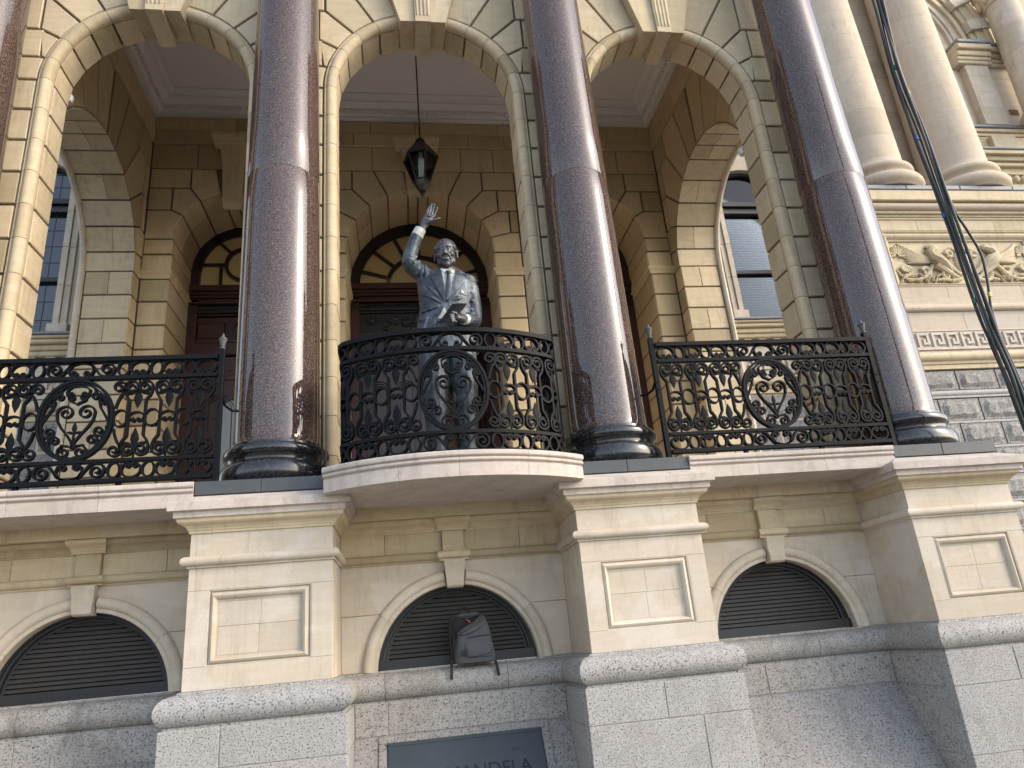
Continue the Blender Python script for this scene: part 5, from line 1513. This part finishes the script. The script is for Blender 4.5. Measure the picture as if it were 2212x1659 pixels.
# folded paper in the lowered hand
pq = [(-.075, -.670, 4.36), (.045, -.672, 4.360), (.195, -.655, 4.555), (.062, -.655, 4.552)]
fo_ = thing('folder', 'thin dark folder held in the lowered hand of the statue', 'folder', (.05, -.66, 4.36))
mid = [Vector(p) for p in pq]
rows = []
for i in range(7):
    t = i/6
    l = mid[0].lerp(mid[3], t); r = mid[1].lerp(mid[2], t)
    row = [l.lerp(r, j/4)+Vector((0, -.012*math.sin(pi*j/4), 0)) for j in range(5)]
    rows.append(row + [p+Vector((0, .006, 0)) for p in reversed(row)])
Part(fo_).piece('sheet', MB().loft(rows, smooth=False), 'paper')
Part(fo_).piece('sheet', MB().loft([[p+Vector((.004, .008, .003)) for p in r] for r in rows], smooth=False), 'paper')
# ================================================================== lantern
LX, LY = -.005, 2.5
lt = thing('lantern', 'black six-sided lantern hanging on a rod above the statue', 'lantern', (LX, LY, 7.86))
L_ = Part(lt)
def hexr(r, z, rot=0): return [Vector((LX+r*math.cos(pi/3*k+rot+pi/6+.25), LY+r*math.sin(pi/3*k+rot+pi/6+.25), z)) for k in range(6)]
L_.piece('rod', MB().tube([(LX, LY, 8.9), (LX, LY, 10.98)], .011, 8), 'black_iron')
L_.piece('ceiling_rose', MB().lathe([(.02, 10.9), (.06, 10.94), (.07, 10.972)], LX, LY, 20), 'black_iron')
L_.piece('cap', MB().lathe([(.012, 8.95), (.02, 8.93), (.03, 8.915), (.065, 8.89), (.075, 8.86), (.075, 8.84), (.06, 8.83), (.085, 8.80)], LX, LY, 20), 'black_iron')
up_r, mid_r, lo_r = hexr(.085, 8.81), hexr(.262, 8.545), hexr(.125, 8.14)
up_i, mid_i, lo_i = hexr(.078, 8.80), hexr(.25, 8.54), hexr(.115, 8.145)
for k in range(6):
    j = (k+1) % 6
    L_.piece('roof_panel', MB().add([up_r[k], up_r[j], mid_r[j], mid_r[k], up_i[k], up_i[j], mid_i[j], mid_i[k]], [(0, 1, 2, 3), (7, 6, 5, 4), (0, 4, 5, 1), (1, 5, 6, 2), (2, 6, 7, 3), (3, 7, 4, 0)]), 'black_iron')
    L_.piece('glass_pane', MB().add([mid_i[k], mid_i[j], lo_i[j], lo_i[k]]+[p+(Vector((LX, LY, p.z))-p)*.03 for p in (mid_i[k], mid_i[j], lo_i[j], lo_i[k])], [(0, 1, 2, 3), (7, 6, 5, 4), (0, 4, 5, 1), (1, 5, 6, 2), (2, 6, 7, 3), (3, 7, 4, 0)]), 'lantern_glass')
    L_.piece('frame_bar', MB().tube([mid_r[k], lo_r[k]], .014, 6), 'black_iron')
    L_.piece('frame_bar', MB().tube([mid_r[k], mid_r[j]], .017, 6), 'black_iron')
    L_.piece('frame_bar', MB().tube([lo_r[k], lo_r[j]], .014, 6), 'black_iron')
    L_.piece('frame_bar', MB().tube([up_r[k], mid_r[k]], .012, 6), 'black_iron')
L_.piece('bottom_cup', MB().loft([hexr(.125, 8.135), hexr(.10, 8.06), hexr(.05, 7.98)], smooth=False), 'lantern_pane')
L_.piece('bottom_finial', MB().lathe([(.05, 7.985), (.05, 7.965), (.025, 7.95), (.03, 7.93), (.02, 7.91), (.008, 7.88), (.003, 7.855)], LX, LY, 14), 'black_iron')
L_.piece('bulb_holder', MB().lathe([(.03, 8.66), (.03, 8.58), (.042, 8.56), (.042, 8.47), (.03, 8.46)], LX, LY, 18), 'bulb')
L_.piece('spiral_bulb', MB().tube([(LX+.036*math.cos(t), LY+.036*math.sin(t), 8.455-.034*t/6.283*1.0) for t in [i*.35 for i in range(120)]], .0125, 8), 'bulb')

# ================================================================== backpack on the sill
bp_ = thing('backpack', 'grey backpack with open top leaning against the middle louvred window', 'backpack', (.13, .1, 1.49))
K = Part(bp_)
def rr_ring(z, x0, x1, y0, y1, n=28, p=3.2, lean=0.0):
    cx, cy, a, b = (x0+x1)/2, (y0+y1)/2, (x1-x0)/2, (y1-y0)/2
    r = []
    for k in range(n):
        t = 2*pi*k/n
        c, s = math.cos(t), math.sin(t)
        r.append((cx+a*math.copysign(abs(c)**(2/p), c), cy+b*math.copysign(abs(s)**(2/p), s)+lean, z))
    return r
prof = [(1.489, -.01, .275, .03, .14), (1.496, -.038, .300, .012, .155), (1.53, -.046, .310, .002, .165), (1.60, -.036, .298, .0, .172), (1.68, -.026, .283, .006, .150), (1.735, -.012, .272, .016, .120), (1.765, .03, .266, .024, .118), (1.79, .085, .260, .036, .122), (1.82, .13, .252, .055, .135), (1.85, .172, .242, .08, .15), (1.876, .204, .230, .115, .17)]
body_ = K.piece('body', MB().loft([rr_ring(z, a, b, c, d) for z, a, b, c, d in prof]), 'fabric')
# back panel with its rounded top, standing behind the sagging front
K.piece('back_panel', MB().loft([rr_ring(z, a, b, .17, .196, p=4) for z, a, b in ((1.49, -.045, .30), (1.7, -.05, .275), (1.80, -.058, .262), (1.86, -.05, .248), (1.89, -.02, .225), (1.907, .03, .18))]), 'fabric')
K.piece('lining', MB().loft([rr_ring(z, a, b, c, .171, p=3) for z, a, b, c in ((1.66, -.04, .24, .13), (1.74, -.052, .25, .125), (1.80, -.056, .24, .135), (1.85, -.048, .225, .15), (1.884, -.01, .19, .165))]), 'fabric_dark')
# collapsed flap edge folding from upper right to lower left
fl = [(-.012, .028, 1.735), (.03, .012, 1.757), (.08, .012, 1.775), (.13, .030, 1.797), (.175, .06, 1.83), (.205, .10, 1.868), (.222, .15, 1.886)]
K.piece('flap_fold', MB().tube(fl, [.010, .020, .026, .028, .026, .020, .010], 10), 'fabric_fold', body_)
fl2 = [(.02, .008, 1.727), (.08, .004, 1.745), (.14, .014, 1.768), (.19, .04, 1.80), (.225, .075, 1.835)]
K.piece('flap_fold', MB().tube(fl2, [.008, .018, .022, .020, .010], 10), 'fabric', body_)
K.piece('zip', MB().tube([(-.040, .12, 1.895), (-.062, .10, 1.85), (-.066, .075, 1.78), (-.050, .045, 1.72), (-.034, .03, 1.65)], .005, 6), 'fabric_dark', body_)
K.piece('zip', MB().tube([(-.02, .165, 1.893), (.05, .15, 1.868), (.10, .145, 1.866), (.16, .15, 1.882), (.215, .165, 1.888)], .007, 6), 'fabric_fold', body_)
# front pocket, seams, patch
K.piece('front_pocket', MB().loft([rr_ring(z, a, b, c, .06, p=3) for z, a, b, c in ((1.528, .075, .262, .010), (1.538, .055, .272, -.008), (1.58, .035, .276, -.016), (1.63, .033, .272, -.014), (1.67, .045, .266, -.004), (1.692, .075, .258, .012))]), 'fabric', body_)
K.piece('pocket_seam', MB().tube([(.062, .004, 1.695), (.13, -.001, 1.703), (.20, .002, 1.708), (.262, .014, 1.710)], .0035, 6), 'fabric_dark', body_)
K.piece('pocket_seam', MB().tube([(.02, -.002, 1.572), (.045, -.012, 1.548), (.075, -.012, 1.540), (.16, -.014, 1.545), (.235, -.010, 1.556), (.262, -.004, 1.575)], .0032, 6), 'fabric_dark', body_)
K.piece('patch', MB().block([(.012, 1.560), (.055, 1.562), (.054, 1.608), (.010, 1.600)], .0, .0235, .001, lambda u, v, d: (u, .002-d, v)), 'fabric_dark', body_)
K.piece('handle', MB().tube([(.022, .18, 1.895), (.024, .175, 1.925), (.040, .172, 1.950), (.065, .17, 1.960), (.090, .172, 1.946), (.108, .175, 1.918), (.116, .18, 1.895)], .008, 8), 'fabric_dark')
def strap(name, pts, w):
    rows = []
    for x, y, z in pts: rows.append([(x-w, y-.003, z), (x+w, y-.003, z), (x+w, y+.003, z), (x-w, y+.003, z)])
    K.piece(name, MB().loft(rows, smooth=False), 'fabric_dark')
strap('strap', [(-.070, .09, 1.52), (-.076, .060, 1.495), (-.080, .035, 1.478), (-.083, .028, 1.43), (-.086, .022, 1.375)], .0125)
strap('strap', [(.290, .09, 1.50), (.298, .055, 1.494), (.303, .036, 1.478), (.309, .026, 1.43), (.317, .020, 1.372)], .0125)
K.piece('side_strap', MB().tube([(-.055, .13, 1.885), (-.072, .12, 1.83), (-.076, .11, 1.74), (-.068, .10, 1.62), (-.064, .09, 1.52)], .010, 8), 'fabric_dark')
K.piece('buckle', MB().box(-.082, -.058, .06, .10, 1.505, 1.53), 'fabric_dark')
K.piece('zip_pull', MB().loft([[(.072, .125, 1.852), (.082, .124, 1.853), (.082, .13, 1.853)], [(.092, .112, 1.835), (.104, .111, 1.836), (.104, .118, 1.836)], [(.100, .105, 1.822), (.112, .104, 1.824), (.112, .11, 1.824)]], smooth=False), 'red_tag', body_)

# ================================================================== hanging cables
cb = thing('cable_bundle', 'bundle of black cables hanging down in front of the right-hand facade', 'cables', (4.9, -1.2, 2.5))
C_ = Part(cb)
base_ = [(4.905, -1.2, 8.4), (4.885, -1.2, 7.9), (4.835, -1.2, 6.93), (4.85, -1.2, 6.08), (4.873, -1.2, 5.21), (4.897, -1.2, 4.2), (4.91, -1.2, 3.83), (4.94, -1.2, 3.48), (4.955, -1.2, 3.12), (4.97, -1.2, 2.7), (4.98, -1.2, 2.2), (4.98, -1.2, 1.2), (4.98, -1.2, .02)]
def smooth_path(pts, n=6):
    out = []
    P_ = [Vector(p) for p in pts]
    for i in range(len(P_)-1):
        a, b, c, d = P_[max(0, i-1)], P_[i], P_[i+1], P_[min(len(P_)-1, i+2)]
        for k in range(n):
            t = k/n
            out.append(.5*((2*b)+(c-a)*t+(2*a-5*b+4*c-d)*t*t+(3*b-a-3*c+d)*t**3))
    out.append(P_[-1])
    return out
rc_ = random.Random(5)
offs = [(-.045, 0), (-.022, .03), (.0, -.02), (.02, .02), (.043, -.01), (.03, -.035), (-.01, .045)]
TIES = [(6.98, 'tape_green', 3), (6.05, 'tape_blue', 0), (5.16, 'tape_blue', 1), (4.24, 'tape_green', 1)]
for k, (dx, dy) in enumerate(offs):
    pts = []
    for i, (x, y, z) in enumerate(base_):
        sp = 1.0 if i % 2 else .72
        pts.append((x+dx*sp+rc_.uniform(-.012, .012), y+dy+rc_.uniform(-.012, .012), z))
    C_.piece('cable', MB().tube(smooth_path(pts), .0135 if k % 3 else .0105, 8), 'cable')
loop = [(4.91, -1.22, 5.6), (4.93, -1.22, 5.2), (5.0, -1.22, 4.95), (5.055, -1.22, 4.7), (5.03, -1.22, 4.45), (4.995, -1.22, 4.28), (4.96, -1.22, 4.1), (4.955, -1.22, 3.85), (4.985, -1.22, 3.6), (5.01, -1.22, 3.3), (5.02, -1.22, 2.9), (5.03, -1.2, 1.2), (5.03, -1.2, .02)]
C_.piece('cable', MB().tube(smooth_path(loop), .012, 8), 'cable')
for z, mt, k in TIES:
    i = min(range(len(base_)), key=lambda q: abs(base_[q][2]-z))
    x = base_[i][0]+offs[k][0]
    C_.piece('tape', MB().tube([(x, -1.2+offs[k][1], z-.022), (x-.002, -1.2+offs[k][1], z+.022)], .019, 10), mt)
C_.piece('tape', MB().tube([(4.995, -1.22, 4.25), (4.998, -1.22, 4.295)], .017, 10), 'tape_yellow')
C_.piece('tape', MB().tube([(4.878, -1.21, 6.60), (4.877, -1.21, 6.635)], .016, 10), 'tape_yellow')

# ================================================================== small floodlights behind the outer arches
for sx, z, l in ((-1, 8.15, 'small white floodlight behind the left arch'), (1, 7.55, 'small white floodlight behind the right arch')):
    t = thing('floodlight', l, 'light', (sx*4.25, .9, z), 'floodlights behind the arches')
    F_ = Part(t)
    F_.piece('housing', MB().lathe([(.02, z-.06), (.05, z-.055), (.065, z-.01), (.06, z+.03), (.03, z+.05)], sx*4.22, .93, 16), 'white_metal')
    F_.piece('bracket', MB().tube([(sx*4.22, .93, z+.04), (sx*4.24, .92, z+.10), (sx*4.30, .88, z+.12)], .012, 8), 'white_metal')
